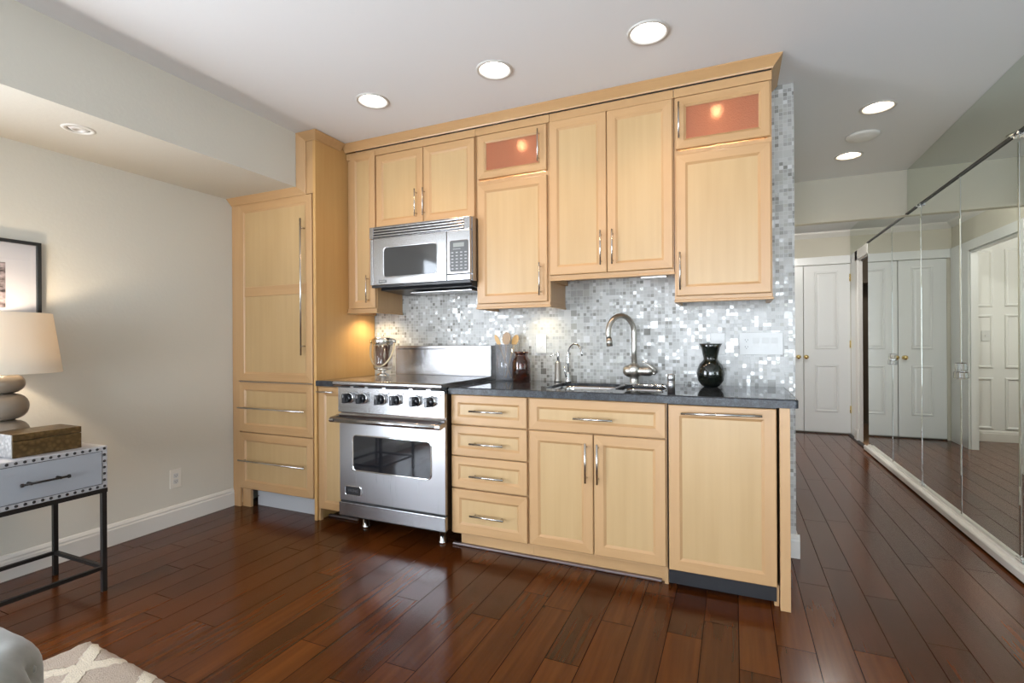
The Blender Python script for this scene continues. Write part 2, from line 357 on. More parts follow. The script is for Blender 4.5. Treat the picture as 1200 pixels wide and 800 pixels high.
def quilted(name, c1, c2, metal):
    m, nt, b = mat(name)
    tc = N(nt, 'ShaderNodeTexCoord'); vo = N(nt, 'ShaderNodeTexVoronoi'); vo.inputs['Scale'].default_value = 52
    vo.feature = 'F1'; L(nt, tc.outputs['Object'], vo.inputs['Vector'])
    cr = N(nt, 'ShaderNodeValToRGB'); cr.color_ramp.elements[0].color = (*c2, 1); cr.color_ramp.elements[1].color = (*c1, 1)
    cr.color_ramp.elements[1].position = 0.6
    L(nt, vo.outputs['Distance'], cr.inputs[0]); L(nt, cr.outputs[0], b.inputs['Base Color'])
    b.inputs['Metallic'].default_value = metal; b.inputs['Roughness'].default_value = 0.32
    bp = N(nt, 'ShaderNodeBump'); bp.inputs['Strength'].default_value = 0.5; bp.inputs['Distance'].default_value = 0.004; bp.invert = True
    L(nt, vo.outputs['Distance'], bp.inputs['Height']); L(nt, bp.outputs[0], b.inputs['Normal'])
    return m
M_BOXB = quilted('burnished_bronze', (0.10, 0.065, 0.028), (0.20, 0.13, 0.055), 0.7)
M_BOXS = quilted('hammered_silver', (0.40, 0.40, 0.41), (0.66, 0.66, 0.66), 0.7)

def fabric(name, col, scale=90, dist=0.002):
    m, nt, b = mat(name)
    tc = N(nt, 'ShaderNodeTexCoord'); no = N(nt, 'ShaderNodeTexNoise'); no.inputs['Scale'].default_value = scale; no.inputs['Detail'].default_value = 6
    L(nt, tc.outputs['Object'], no.inputs['Vector'])
    mx = N(nt, 'ShaderNodeMix', data_type='RGBA'); L(nt, no.outputs['Fac'], mx.inputs['Factor'])
    mx.inputs['A'].default_value = (*[c*0.75 for c in col], 1); mx.inputs['B'].default_value = (*[min(1, c*1.2) for c in col], 1)
    L(nt, mx.outputs['Result'], b.inputs['Base Color']); b.inputs['Roughness'].default_value = 0.85
    b.inputs['Sheen Weight'].default_value = 0.4
    bp = N(nt, 'ShaderNodeBump'); bp.inputs['Strength'].default_value = 0.5; bp.inputs['Distance'].default_value = dist
    L(nt, no.outputs['Fac'], bp.inputs['Height']); L(nt, bp.outputs[0], b.inputs['Normal'])
    return m
M_TUFT = fabric('grey_velvet', (0.18, 0.185, 0.17), 30, 0.001)

def rug_mat():
    m, nt, b = mat('trellis_shag')
    tc = N(nt, 'ShaderNodeTexCoord'); mp = N(nt, 'ShaderNodeMapping'); L(nt, tc.outputs['Object'], mp.inputs['Vector'])
    mp.inputs['Rotation'].default_value = (0, 0, math.radians(45)); mp.inputs['Scale'].default_value = (4.2, 4.2, 1)
    nz = N(nt, 'ShaderNodeTexNoise'); nz.inputs['Scale'].default_value = 40; L(nt, tc.outputs['Object'], nz.inputs['Vector'])
    nv = N(nt, 'ShaderNodeVectorMath', operation='SCALE'); nv.inputs['Scale'].default_value = 0.12; L(nt, nz.outputs['Color'], nv.inputs[0])
    ad = N(nt, 'ShaderNodeVectorMath', operation='ADD'); L(nt, mp.outputs[0], ad.inputs[0]); L(nt, nv.outputs[0], ad.inputs[1])
    br = N(nt, 'ShaderNodeTexBrick'); br.offset = 0.0; br.inputs['Scale'].default_value = 1.0; br.inputs['Brick Width'].default_value = 1.0
    br.inputs['Row Height'].default_value = 1.0; br.inputs['Mortar Size'].default_value = 0.12; br.inputs['Mortar Smooth'].default_value = 0.2
    br.inputs['Color1'].default_value = (0.44, 0.36, 0.29, 1); br.inputs['Color2'].default_value = (0.50, 0.41, 0.33, 1); br.inputs['Mortar'].default_value = (0.74, 0.66, 0.53, 1)
    L(nt, ad.outputs[0], br.inputs['Vector'])
    n2 = N(nt, 'ShaderNodeTexNoise'); n2.inputs['Scale'].default_value = 260; n2.inputs['Detail'].default_value = 3; L(nt, tc.outputs['Object'], n2.inputs['Vector'])
    mx = N(nt, 'ShaderNodeMix', data_type='RGBA', blend_type='MULTIPLY'); mx.inputs['Factor'].default_value = 0.6
    L(nt, br.outputs['Color'], mx.inputs['A'])
    cr = N(nt, 'ShaderNodeValToRGB'); cr.color_ramp.elements[0].position = 0.3; cr.color_ramp.elements[0].color = (0.5, 0.5, 0.5, 1); cr.color_ramp.elements[1].position = 0.6
    L(nt, n2.outputs['Fac'], cr.inputs[0]); L(nt, cr.outputs[0], mx.inputs['B'])
    L(nt, mx.outputs['Result'], b.inputs['Base Color']); b.inputs['Roughness'].default_value = 0.95
    ah = N(nt, 'ShaderNodeMath', operation='MULTIPLY_ADD'); L(nt, br.outputs['Fac'], ah.inputs[0]); ah.inputs[1].default_value = 1.2; L(nt, n2.outputs['Fac'], ah.inputs[2])
    bp = N(nt, 'ShaderNodeBump'); bp.inputs['Strength'].default_value = 1.0; bp.inputs['Distance'].default_value = 0.008
    L(nt, ah.outputs[0], bp.inputs['Height']); L(nt, bp.outputs[0], b.inputs['Normal'])
    return m
M_RUG = rug_mat()

def photo_mat():
    """generic stormy monochrome landscape print"""
    m, nt, b = mat('monochrome_print')
    tc = N(nt, 'ShaderNodeTexCoord'); no = N(nt, 'ShaderNodeTexNoise'); no.inputs['Scale'].default_value = 22; no.inputs['Detail'].default_value = 8
    mp = N(nt, 'ShaderNodeMapping'); mp.inputs['Scale'].default_value = (1, 1, 2.2); L(nt, tc.outputs['Object'], mp.inputs['Vector']); L(nt, mp.outputs[0], no.inputs['Vector'])
    cr = N(nt, 'ShaderNodeValToRGB'); e = cr.color_ramp.elements; e[0].position = 0.40; e[0].color = (0.03, 0.02, 0.025, 1); e[1].position = 0.62; e[1].color = (0.40, 0.34, 0.36, 1)
    L(nt, no.outputs['Fac'], cr.inputs[0]); L(nt, cr.outputs[0], b.inputs['Base Color']); b.inputs['Roughness'].default_value = 0.2
    return m
M_PRINT = photo_mat()

# ================================================================== mesh helpers
class MB:
    def __init__(s): s.v = []; s.f = []; s.m = []; s.sm = []
    def add(s, vs, fs, mi=0, smooth=False):
        o = len(s.v); s.v += [Vector(p) for p in vs]
        for k, f in enumerate(fs):
            s.f.append([i+o for i in f]); s.m.append(mi[k] if isinstance(mi, (list, tuple)) else mi); s.sm.append(smooth)
        return s
    def bm(s, bm, mi=0, smooth=False):
        bm.verts.index_update()
        s.add([v.co.copy() for v in bm.verts], [[v.index for v in f.verts] for f in bm.faces], mi, smooth); bm.free(); return s
    def box(s, x0, x1, y0, y1, z0, z1, mi=0, bev=0.0, seg=2):
        bm = bmesh.new(); bmesh.ops.create_cube(bm, size=1)
        for v in bm.verts: v.co = Vector(((x0+x1)/2+v.co.x*(x1-x0), (y0+y1)/2+v.co.y*(y1-y0), (z0+z1)/2+v.co.z*(z1-z0)))
        if bev > 0:
            bev = min(bev, 0.49*min(abs(x1-x0), abs(y1-y0), abs(z1-z0)))
            bmesh.ops.bevel(bm, geom=list(bm.edges), offset=bev, segments=seg, profile=0.5, affect='EDGES')
        return s.bm(bm, mi, False)
    def tube(s, p0, p1, r0, r1=None, n=16, mi=0, caps=True, smooth=True):
        p0, p1 = Vector(p0), Vector(p1); r1 = r0 if r1 is None else r1
        d = (p1-p0).normalized(); a = d.orthogonal().normalized(); b = d.cross(a)
        vs = [p0+(a*math.cos(t)+b*math.sin(t))*r0 for t in [2*PI*i/n for i in range(n)]]
        vs += [p1+(a*math.cos(t)+b*math.sin(t))*r1 for t in [2*PI*i/n for i in range(n)]]
        s.add(vs, [[i, (i+1) % n, n+(i+1) % n, n+i] for i in range(n)], mi, smooth)
        if caps:
            s.add(vs[:n], [list(range(n))[::-1]], mi); s.add(vs[n:], [list(range(n))], mi)
        return s
    def path(s, pts, r, n=12, mi=0, closed=False, caps=True):
        pts = [Vector(p) for p in pts]; k = len(pts); rs = r if isinstance(r, (list, tuple)) else [r]*k
        up = None; vs = []
        for i, p in enumerate(pts):
            if closed: t = (pts[(i+1) % k]-pts[i-1]).normalized()
            else: t = (pts[min(i+1, k-1)]-pts[max(i-1, 0)]).normalized()
            up = t.orthogonal().normalized() if up is None else (up-t*up.dot(t)).normalized()
            b = t.cross(up)
            vs += [p+(up*math.cos(a)+b*math.sin(a))*rs[i] for a in [2*PI*j/n for j in range(n)]]
        fs = []
        for i in range(k if closed else k-1):
            for j in range(n):
                a, b2 = i*n, ((i+1) % k)*n
                fs.append([a+j, a+(j+1) % n, b2+(j+1) % n, b2+j])
        s.add(vs, fs, mi, True)
        if not closed and caps:
            s.add(vs[:n], [list(range(n))[::-1]], mi); s.add(vs[-n:], [list(range(n))], mi)
        return s
    def lathe(s, prof, c=(0, 0, 0), n=32, mi=0, smooth=True, axis='z', arc=None):
        c = Vector(c); vs = []
        for i in range(n):
            t = 2*PI*i/n
            for r, z in prof:
                p = (r*math.cos(t), r*math.sin(t), z)
                if axis == 'y': p = (r*math.cos(t), z, r*math.sin(t))
                if axis == 'x': p = (z, r*math.cos(t), r*math.sin(t))
                vs.append(c+Vector(p))
        k = len(prof); fs = []
        for i in range(n):
            for j in range(k-1):
                a, b = i*k+j, ((i+1) % n)*k+j
                fs.append([a, b, b+1, a+1])
        return s.add(vs, fs, mi, smooth)
    def prism(s, prof, ax, a0, a1, mi=0, smooth=False):
        """extrude a 2-D profile along axis ax ('x': prof is (y,z); 'y': (x,z); 'z': (x,y))"""
        def P(q, a): return {'x': (a, q[0], q[1]), 'y': (q[0], a, q[1]), 'z': (q[0], q[1], a)}[ax]
        n = len(prof); vs = [P(q, a0) for q in prof]+[P(q, a1) for q in prof]
        s.add(vs, [[i, (i+1) % n, n+(i+1) % n, n+i] for i in range(n)], mi, smooth)
        s.add(vs, [list(range(n))[::-1], list(range(n, 2*n))], mi); return s
    def door(s, x0, x1, z0, z1, yf, th=0.02, fr=0.05, rec=0.008, open_=False, slope=0.008):
        """mitred frame with a bead and a recessed panel; front faces -y at yf. mats 0 stile 1 rail 2 panel"""
        def ring(i, y): return [(x0+i, y, z0+i), (x1-i, y, z0+i), (x1-i, y, z1-i), (x0+i, y, z1-i)]
        R = [ring(0, yf+th), ring(0, yf+0.003), ring(0.0035, yf), ring(fr-0.004, yf), ring(fr, yf+0.003), ring(fr+slope, yf+rec), ]
        mats = []
        vs = [p for r in R for p in r]; fs = []
        for k in range(len(R)-1):
            for j in range(4):
                fs.append([k*4+j, k*4+(j+1) % 4, (k+1)*4+(j+1) % 4, (k+1)*4+j]); mats.append(1 if j in (0, 2) else 0)
        last = (len(R)-1)*4
        if not open_:
            fs.append([last, last+1, last+2, last+3]); mats.append(2)
            fs.append([3, 2, 1, 0]); mats.append(2)
        else:
            b = len(vs); vs += ring(fr+slope, yf+th)
            for j in range(4):
                fs.append([last+j, last+(j+1) % 4, b+(j+1) % 4, b+j]); mats.append(0)
                fs.append([b+j, b+(j+1) % 4, (j+1) % 4, j]); mats.append(0)
        return s.add(vs, fs, mats)
    def build(s, name, mats, parent=None, base=None, loc=None):
        base = Vector(base) if base is not None else (PBASE.get(parent.name, Vector()) if parent else Vector())
        me = bpy.data.meshes.new(name); me.from_pydata([tuple(v-base) for v in s.v], [], s.f)
        mats = mats if isinstance(mats, (list, tuple)) else [mats]
        for m in mats: me.materials.append(m)
        for p, mi, sm in zip(me.polygons, s.m, s.sm): p.material_index = mi; p.use_smooth = sm
        bm = bmesh.new(); bm.from_mesh(me); bmesh.ops.remove_doubles(bm, verts=bm.verts, dist=1e-5)
        bmesh.ops.recalc_face_normals(bm, faces=bm.faces); bm.to_mesh(me); bm.free()
        o = bpy.data.objects.new(name, me); COL.objects.link(o)
        if parent: o.parent = parent; PBASE[o.name] = base
        else:
            o.location = base; PBASE[o.name] = base
        return o
PBASE = {}
def thing(name, loc, label, cat, group=None, kind=None):
    o = bpy.data.objects.new(name, None); COL.objects.link(o); o.location = loc; o.empty_display_size = 0.05
    PBASE[o.name] = Vector(loc); tag(o, label, cat, group, kind); return o
def tag(o, label, cat=None, group=None, kind=None):
    o['label'] = label
    if cat: o['category'] = cat
    if group: o['group'] = group
    if kind: o['kind'] = kind
    return o
def struct(o, label=None):
    o['kind'] = 'structure'
    if label: o['label'] = label
    return o
def S(name, mb, m, label): return struct(mb.build(name, m), label)

def bar_pull(parent, p0, p1, r=0.0045, stand=0.028, over=0.022, m=None, nrm=(0, -1, 0), name='handle'):
    """bar pull; p0,p1 ends of the bar on the door face (world)"""
    p0, p1, n = Vector(p0), Vector(p1), Vector(nrm); d = (p1-p0).normalized(); mb = MB()
    a, b = p0+n*stand, p1+n*stand
    mb.tube(a, b, r, n=12)
    for q in (p0+d*over, p1-d*over): mb.tube(q, q+n*stand, r*0.85, n=10)
    return mb.build(name, m or M_PULL, parent)

def plane_holes(z, outer, holes, mb, mi=0):
    bm = bmesh.new(); ed = []
    for loop in [outer]+holes:
        vs = [bm.verts.new((x, y, z)) for x, y in loop]
        for i in range(len(vs)): ed.append(bm.edges.new((vs[i], vs[(i+1) % len(vs)])))
    bmesh.ops.triangle_fill(bm, use_beauty=True, use_dissolve=False, edges=ed)
    return mb.bm(bm, mi)
def circle(cx, cy_, r, n=32): return [(cx+r*math.cos(2*PI*i/n), cy_+r*math.sin(2*PI*i/n)) for i in range(n)]
def rrect(x0, x1, y0, y1, r, n=6):
    out = []
    for cx, cy_, a0 in ((x1-r, y1-r, 0), (x0+r, y1-r, PI/2), (x0+r, y0+r, PI), (x1-r, y0+r, 1.5*PI)):
        out += [(cx+r*math.cos(a0+PI/2*i/n), cy_+r*math.sin(a0+PI/2*i/n)) for i in range(n+1)]
    return out
def text(s, name, size, loc, rot, m, parent, depth=0.0006):
    c = bpy.data.curves.new(name, 'FONT'); c.body = s; c.size = size; c.extrude = depth; c.align_x = 'CENTER'; c.align_y = 'CENTER'
    c.materials.append(m)
    tmp = bpy.data.objects.new(name, c); COL.objects.link(tmp); dg = bpy.context.evaluated_depsgraph_get(); dg.update()
    me = bpy.data.meshes.new_from_object(tmp.evaluated_get(dg)); bpy.data.objects.remove(tmp); bpy.data.curves.remove(c)
    if not me.materials: me.materials.append(m)
    o = bpy.data.objects.new(name, me); COL.objects.link(o)
    o.location = Vector(loc)-(PBASE.get(parent.name, Vector()) if parent else Vector()); o.rotation_euler = rot; o.parent = parent
    return o

# ================================================================== room shell
XL, XR, YK, YB, YF, ZC, ZH = -3.31, 1.31, 3.09, -4.6, 7.3, 2.55, 2.505
S('floor', MB().box(-3.45, 1.325, YB-0.15, 7.55, -0.05, 0), M_FLOOR, 'dark reddish-brown hand-scraped plank floor')
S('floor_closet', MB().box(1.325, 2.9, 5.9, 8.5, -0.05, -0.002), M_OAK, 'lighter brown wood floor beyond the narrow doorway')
KL = [(-1.885, 2.31), (-1.108, 2.303), (-0.346, 2.31)]; HL = [(0.791, 3.618), (0.796, 4.483)]
mb = MB(); plane_holes(ZC, [(-3.45, YB-0.1), (1.45, YB-0.1), (1.45, 5.1), (-3.45, 5.1)], [circle(x, y, 0.078) for x, y in KL+HL], mb)
mb.box(-3.45, 1.45, YB-0.1, 5.1, ZC+0.12, ZC+0.2)
S('ceiling', mb, M_CEIL, 'smooth white ceiling of the kitchen and near hallway')
S('ceiling_hall', MB().box(-1.8, 1.45, 5.1, 7.55, ZH, ZH+0.1), M_CEIL, 'white ceiling of the far hallway past the dropped header')
# left wall with the window opening y -2.35..0.42
mb = MB(); mb.box(XL-0.14, XL, 0.42, YK+0.13, 0, ZC+0.1); mb.box(XL-0.14, XL, YB-0.14, -2.05, 0, ZC+0.1)
mb.box(XL-0.14, XL, -2.05, 0.42, 2.19, ZC+0.1); mb.box(XL-0.14, XL, -2.05, 0.42, 0, 0.06)
S('wall_left', mb, M_WALL, 'greige textured wall on the left behind the lamp')
mb = MB(); mb.box(XL, -1.5, YB-0.14, YB, 0, ZC+0.1); mb.box(1.1, XR+0.14, YB-0.14, YB, 0, ZC+0.1)
mb.box(-1.5, 1.1, YB-0.14, YB, 2.4, ZC+0.1); mb.box(-1.5, 1.1, YB-0.14, YB, 0, 0.05)
S('wall_back', mb, M_WALL, 'greige wall behind the camera with a wide window')
# kitchen wall, hall walls
S('wall_kitchen', MB().box(XL, 0.292, YK, YK+0.12, 0, ZC+0.1), M_WALL, 'wall behind the kitchen cabinets')
mb = MB(); mb.box(0.24, 0.3, YK+0.12, 5.79, 0, ZC+0.1); mb.box(0.24, 0.3, 5.79, 6.81, 2.1, ZC+0.1); mb.box(0.24, 0.3, 6.81, YF+0.15, 0, ZC+0.1)
S('wall_hall', mb, M_WALLH, 'greige hallway wall with a white cased opening, seen in the mirror')
S('wall_far', MB().box(0.3, XR, YF+0.06, YF+0.16, 0, ZC+0.1).box(0.3, XR, YF, YF+0.06, 2.175, ZC+0.1).box(0.3, 0.345, YF, YF+0.06, 0, 2.175).box(1.3065, XR, YF, YF+0.06, 0, 2.175), M_WALLH, 'pale wall at the far end of the hallway above the white doors')
S('wall_header', MB().box(0.3, XR-0.004, 5.05, 5.13, 2.18, ZC+0.1), M_WALLH, 'beige dropped header across the hallway')
# right wall behind the mirrors, doorway y 6.38..6.85
mb = MB(); mb.box(XR, XR+0.14, YB-0.14, 5.9, 0, ZC+0.1); mb.box(XR, XR+0.03, 5.9, 6.37, 0, ZC+0.1); mb.box(XR, XR+0.03, 6.37, 6.86, 2.08, ZC+0.1); mb.box(XR, XR+0.03, 6.86, YF+0.16, 0, ZC+0.1)
S('wall_right', mb, M_WHITE, 'white wall that carries the mirrored closet doors')
# closet behind the doorway
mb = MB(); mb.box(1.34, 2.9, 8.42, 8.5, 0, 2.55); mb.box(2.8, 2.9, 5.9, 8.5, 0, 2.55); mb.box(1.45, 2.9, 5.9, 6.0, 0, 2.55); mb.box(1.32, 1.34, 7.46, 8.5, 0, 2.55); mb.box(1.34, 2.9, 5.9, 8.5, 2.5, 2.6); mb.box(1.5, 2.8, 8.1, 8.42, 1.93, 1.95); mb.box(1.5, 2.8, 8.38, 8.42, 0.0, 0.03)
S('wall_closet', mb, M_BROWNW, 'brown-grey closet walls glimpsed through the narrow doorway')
# alcove west of the hall, panelled wall
mb = MB(); mb.box(-1.7, -1.6, 5.0, 7.4, 0, ZC+0.1); mb.box(-1.7, 0.24, 5.0, 5.1, 0, ZC+0.1)
S('wall_alcove', mb, M_WALLH, 'plain side walls of the entry alcove off the hallway')
mb = MB().box(-1.7, 0.24, 7.42, 7.5, 0, ZC+0.1)
def panel(mb, x0, x1, z0, z1, y):
    def ring(i, yy): return [(x0+i, yy, z0+i), (x1-i, yy, z0+i), (x1-i, yy, z1-i), (x0+i, yy, z1-i)]
    R = [ring(0, y), ring(0.006, y-0.012), ring(0.02, y-0.012), ring(0.03, y-0.002)]
    vs = [p for r in R for p in r]; fs = []
    for k in range(3):
        for j in range(4): fs.append([k*4+j, k*4+(j+1) % 4, k*4+4+(j+1) % 4, k*4+4+j])
    fs.append([12, 13, 14, 15]); mb.add(vs, fs)
for i in range(6):
    xr = 0.085-0.29*i
    for z0, z1 in ((0.14, 0.725), (0.835, 1.44), (1.53, 2.175)): panel(mb, xr-0.19, xr, z0, z1, 7.42)
S('wall_panelled', mb, M_WHITE, 'white panelled wall of the entry alcove, seen only in the mirror')
# soffit over the left wall
mb = MB()
plane_holes(2.195, [(XL, YB), (-2.635, YB), (-2.635, 2.455), (XL, 2.455)], [circle(-2.86, 1.36, 0.045)], mb)
mb.add([(-2.635, YB, 2.195), (-2.635, 2.455, 2.195), (-2.635, 2.455, ZC), (-2.635, YB, ZC)], [[0, 1, 2, 3]])
mb.add([(XL, 2.455, 2.195), (-2.635, 2.455, 2.195), (-2.635, 2.455, ZC), (XL, 2.455, ZC)], [[0, 1, 2, 3]])
mb.add([(XL, YB, ZC), (-2.635, YB, ZC), (-2.635, 2.455, ZC), (XL, 2.455, ZC)], [[0, 1, 2, 3]])
S('wall_soffit', mb, M_WALL, 'greige dropped soffit running along the left wall')
# mosaic
mb = MB(); mb.box(-2.503, 0.30, YK-0.009, YK, 0.90, ZC-0.001); mb.box(0.222, 0.30, YK-0.009, YK, 0, 0.90)
o = S('wall_tile', mb, M_MOSAIC, 'small grey and white iridescent glass mosaic covering the kitchen wall')
# cased opening of the hall wall, crown etc
mb = MB()
for y0, y1 in ((5.69, 5.79), (6.81, YF-0.02)): mb.box(0.3, 0.318, y0, y1, 0, 2.2, bev=0.004)
mb.box(0.3, 0.320, 5.69, YF-0.02, 2.1, 2.2, bev=0.004); mb.box(0.238, 0.3, 5.79, 5.805, 0, 2.1); mb.box(0.238, 0.3, 6.795, 6.81, 0, 2.1); mb.box(0.238, 0.3, 5.79, 6.81, 2.085, 2.1)
S('trim_1', mb, M_WHITE, 'white casing of the hallway opening, seen in the mirror')
mb = MB(); mb.prism([(YF, ZH), (YF-0.055, ZH), (YF-0.05, ZH-0.02), (YF-0.015, ZH-0.055), (YF, ZH-0.07)], 'x', 0.3, XR-0.01)
mb.prism([(0.3, ZH), (0.355, ZH), (0.35, ZH-0.02), (0.315, ZH-0.055), (0.3, ZH-0.07)], 'y', 5.13, YF-0.05)
S('trim_2', mb, M_TRIMW, 'white crown moulding of the far hallway')
mb = MB(); mb.box(0.3, XR-0.005, YF-0.018, YF, 2.10, 2.2, bev=0.004)
S('trim_3', mb, M_WHITE, 'white head casing above the double doors at the hallway end')
mb = MB(); mb.box(XR-0.018, XR, 6.86, 6.97, 0.12, 2.19, bev=0.004); mb.box(XR-0.03, XR, 6.85, 6.985, 0, 0.13, bev=0.005)
mb.box(XR, XR+0.032, 6.845, 6.86, 0, 2.08); mb.box(XR, XR+0.032, 6.37, 6.385, 0, 2.08); mb.box(XR, XR+0.032, 6.37, 6.86, 2.065, 2.08); mb.box(XR-0.018, XR, 6.38, 6.97, 2.08, 2.19)
S('trim_4', mb, M_TRIMW, 'white casing of the narrow doorway beside the mirrored doors')
def baseboard(name, pts, lab, h=0.125, t=0.015):
    mb = MB()
    for kind, a0, a1, c, sgn in pts:
        pr = [(c, 0), (c+sgn*t, 0), (c+sgn*t, h-0.035), (c+sgn*t*0.75, h-0.026), (c+sgn*t*0.8, h-0.018), (c+sgn*t*0.35, h-0.004), (c, h)]
        mb.prism(pr, kind, a0, a1)
    return S(name, mb, M_TRIMW, lab)
baseboard('baseboard_left', [('y', 0.42, 2.50, XL, 1), ('y', YB, -2.05, XL, 1)], 'white moulded baseboard along the left wall')
baseboard('baseboard_hall', [('x', 0.222, 0.317, YK-0.009, -1), ('y', YK-0.02, 5.69, 0.30, 1)], 'white baseboard wrapping the end of the tiled wall')
baseboard('baseboard_alcove', [('x', -1.6, 0.238, 7.42, -1), ], 'white baseboard under the alcove panelling')
baseboard('baseboard_back', [('x', XL, XR, YB, 1), ], 'white baseboard along the wall behind the camera')

# windows (behind the camera): frames, mullions, panes
def window(name, along, a0, a1, z0, z1, c, ncol, label):
    mb = MB(); t = 0.05
    def bx(u0, u1, w0, w1, d0=-0.05, d1=0.0):
        if along == 'x': mb.box(u0, u1, c+d0, c+d1, w0, w1, bev=0.003)
        else: mb.box(c+d0, c+d1, u0, u1, w0, w1, bev=0.003)
    bx(a0, a0+t, z0, z1); bx(a1-t, a1, z0, z1); bx(a0+t, a1-t, z0, z0+t); bx(a0+t, a1-t, z1-t, z1)
    for i in range(1, ncol):
        u = a0+(a1-a0)*i/ncol; bx(u-t/2, u+t/2, z0+t, z1-t)
    w = S(name, mb, M_WHITE, label)
    g = MB()
    if along == 'x': g.box(a0+t, a1-t, c-0.03, c-0.026, z0+t, z1-t)
    else: g.box(c-0.03, c-0.026, a0+t, a1-t, z0+t, z1-t)
    g.build('window_pane', M_PANE, w)
window('window_1', 'x', -1.5, 1.1, 0.05, 2.4, YB-0.04, 3, 'wide white framed window behind the camera')
window('window_2', 'y', -2.05, 0.42, 0.06, 2.19, XL-0.04, 2, 'tall white framed glazing in the left wall, behind the camera')

# ------------------------------------------------------------------ far double doors
def hall_door(name, x0, x1, knob_x, hinge_x, label):
    t = thing(name, (x0, YF+0.02, 0), label, 'door', kind='structure')
    mb = MB().box(x0, x1, YF+0.0, YF+0.038, 0.018, 2.095, bev=0.002)
    px0, px1 = (x0+0.12, x1-0.125)
    for z0, z1 in ((0.268, 0.856), (1.048, 2.015)):
        def ring(i, y): return [(px0+i, y, z0+i), (px1-i, y, z0+i), (px1-i, y, z1-i), (px0+i, y, z1-i)]
        y = YF
        R = [ring(0, y+0.001), ring(0.006, y-0.009), ring(0.018, y-0.009), ring(0.028, y+0.0005), ring(0.05, y-0.003)]
        vs = [p for r in R for p in r]; fs = []
        for k in range(4):
            for j in range(4): fs.append([k*4+j, k*4+(j+1) % 4, k*4+4+(j+1) % 4, k*4+4+j])
        fs.append([16, 17, 18, 19]); mb.add(vs, fs)
    mb.build('door_leaf', M_WHITE, t)
    MB().lathe([(0.0, 0), (0.025, 0), (0.025, -0.006), (0.012, -0.012), (0.011, -0.03), (0.022, -0.036), (0.027, -0.05), (0.020, -0.062), (0.0, -0.065)], (knob_x, YF-0.001, 0.951), 20, axis='y').build('door_knob', M_BRASS, t)
    if hinge_x:
        for z in (0.31, 1.11, 1.925):
            MB().tube((hinge_x, YF-0.008, z-0.045), (hinge_x, YF-0.008, z+0.045), 0.007, n=10).box(hinge_x-0.004, hinge_x+0.012, YF-0.006, YF-0.001, z-0.045, z+0.045).build('hinge', M_BRASS, t)
hall_door('door_1', 0.347, 0.802, 0.745, None, 'white panelled left leaf of the double doors at the hallway end')
hall_door('door_2', 0.808, 1.305, 0.83, 1.300, 'white panelled right leaf of the double doors, with brass hinges')

# ------------------------------------------------------------------ mirrored closet doors on the right
DOORX = XR-0.012
seams = [6.36, 5.47, 4.71, 3.99, 3.285, 2.56, 1.84, 1.1, 0.36, -0.38, -1.12, -1.86, -2.6, -3.34, -4.08]
labs = ['farthest mirrored closet door, next to the narrow doorway', 'second mirrored closet door from the doorway', 'third mirrored closet door from the doorway', 'nearest fully visible mirrored closet door, by the frame edge']
for i in range(len(seams)-1):
    y1, y0 = seams[i], seams[i+1]
    lab = labs[i] if i < 4 else 'mirrored closet door beside the camera, %s from the doorway' % ['fifth', 'sixth', 'seventh', 'eighth', 'ninth', 'tenth', 'eleventh', 'twelfth', 'thirteenth', 'fourteenth'][i-4]
    t = thing('door_%d' % (i+3), (DOORX, (y0+y1)/2, 0.07), lab, 'mirrored door', kind='structure')
    a, b, zt, zb, x0 = y0+0.0035, y1-0.0035, 2.183, 0.068, DOORX-0.006
    bv = 0.011
    vs = [(DOORX, a, zb), (DOORX, b, zb), (DOORX, b, zt), (DOORX, a, zt), (DOORX-0.004, a, zb), (DOORX-0.004, b, zb), (DOORX-0.004, b, zt), (DOORX-0.004, a, zt),
          (x0, a+bv, zb+bv), (x0, b-bv, zb+bv), (x0, b-bv, zt-bv), (x0, a+bv, zt-bv)]
    fs = [[0, 1, 2, 3], [8, 9, 10, 11]]
    for k in (0, 4):
        for j in range(4): fs.append([k+j, k+(j+1) % 4, k+4+(j+1) % 4, k+4+j])
    MB().add(vs, fs).build('mirror_panel', M_MIRROR, t)
    # chrome strip added in the seam for the bright bevel streak
    MB().box(DOORX-0.003, DOORX+0.001, y0-0.0035, y0+0.0035, zb, zt).build('edge_strip', M_CHROME, t)
    if i in (0, 1, 2, 3, 4):
        yh = seams[1] if i < 2 else seams[3]
        if i in (0, 1, 2, 3):
            sgn = 1 if i in (0, 2) else -1
            yc = yh+sgn*0.022; zc = 0.985 if i < 2 else 0.965
            hb = MB()
            hb.box(x0-0.028, x0-0.001, yc-0.017, yc+0.017, zc-0.045, zc+0.0, bev=0.006, seg=1)
            hb.box(x0-0.022, x0-0.001, yc-0.014, yc+0.014, zc+0.004, zc+0.055, bev=0.005, seg=1)
            hb.build('crystal_handle', M_CRYSTAL, t)
            MB().box(x0-0.012, x0-0.0015, yc-0.008, yc+0.008, zc+0.0, zc+0.004).build('handle_plate', M_CHROME, t)
    if i in (1, 3):
        MB().box(x0-0.012, x0+0.002, y0-0.028, y0+0.028, zt-0.018, zt+0.006, bev=0.003).tube((x0-0.02, y0-0.02, zt-0.006), (x0-0.02, y0+0.02, zt-0.006), 0.006).build('pivot_bracket', M_CHROME, t)
        MB().box(x0-0.010, x0+0.002, y0-0.03, y0+0.03, zb-0.002, zb+0.02, bev=0.003).build('pivot_bracket', M_CHROME, t)
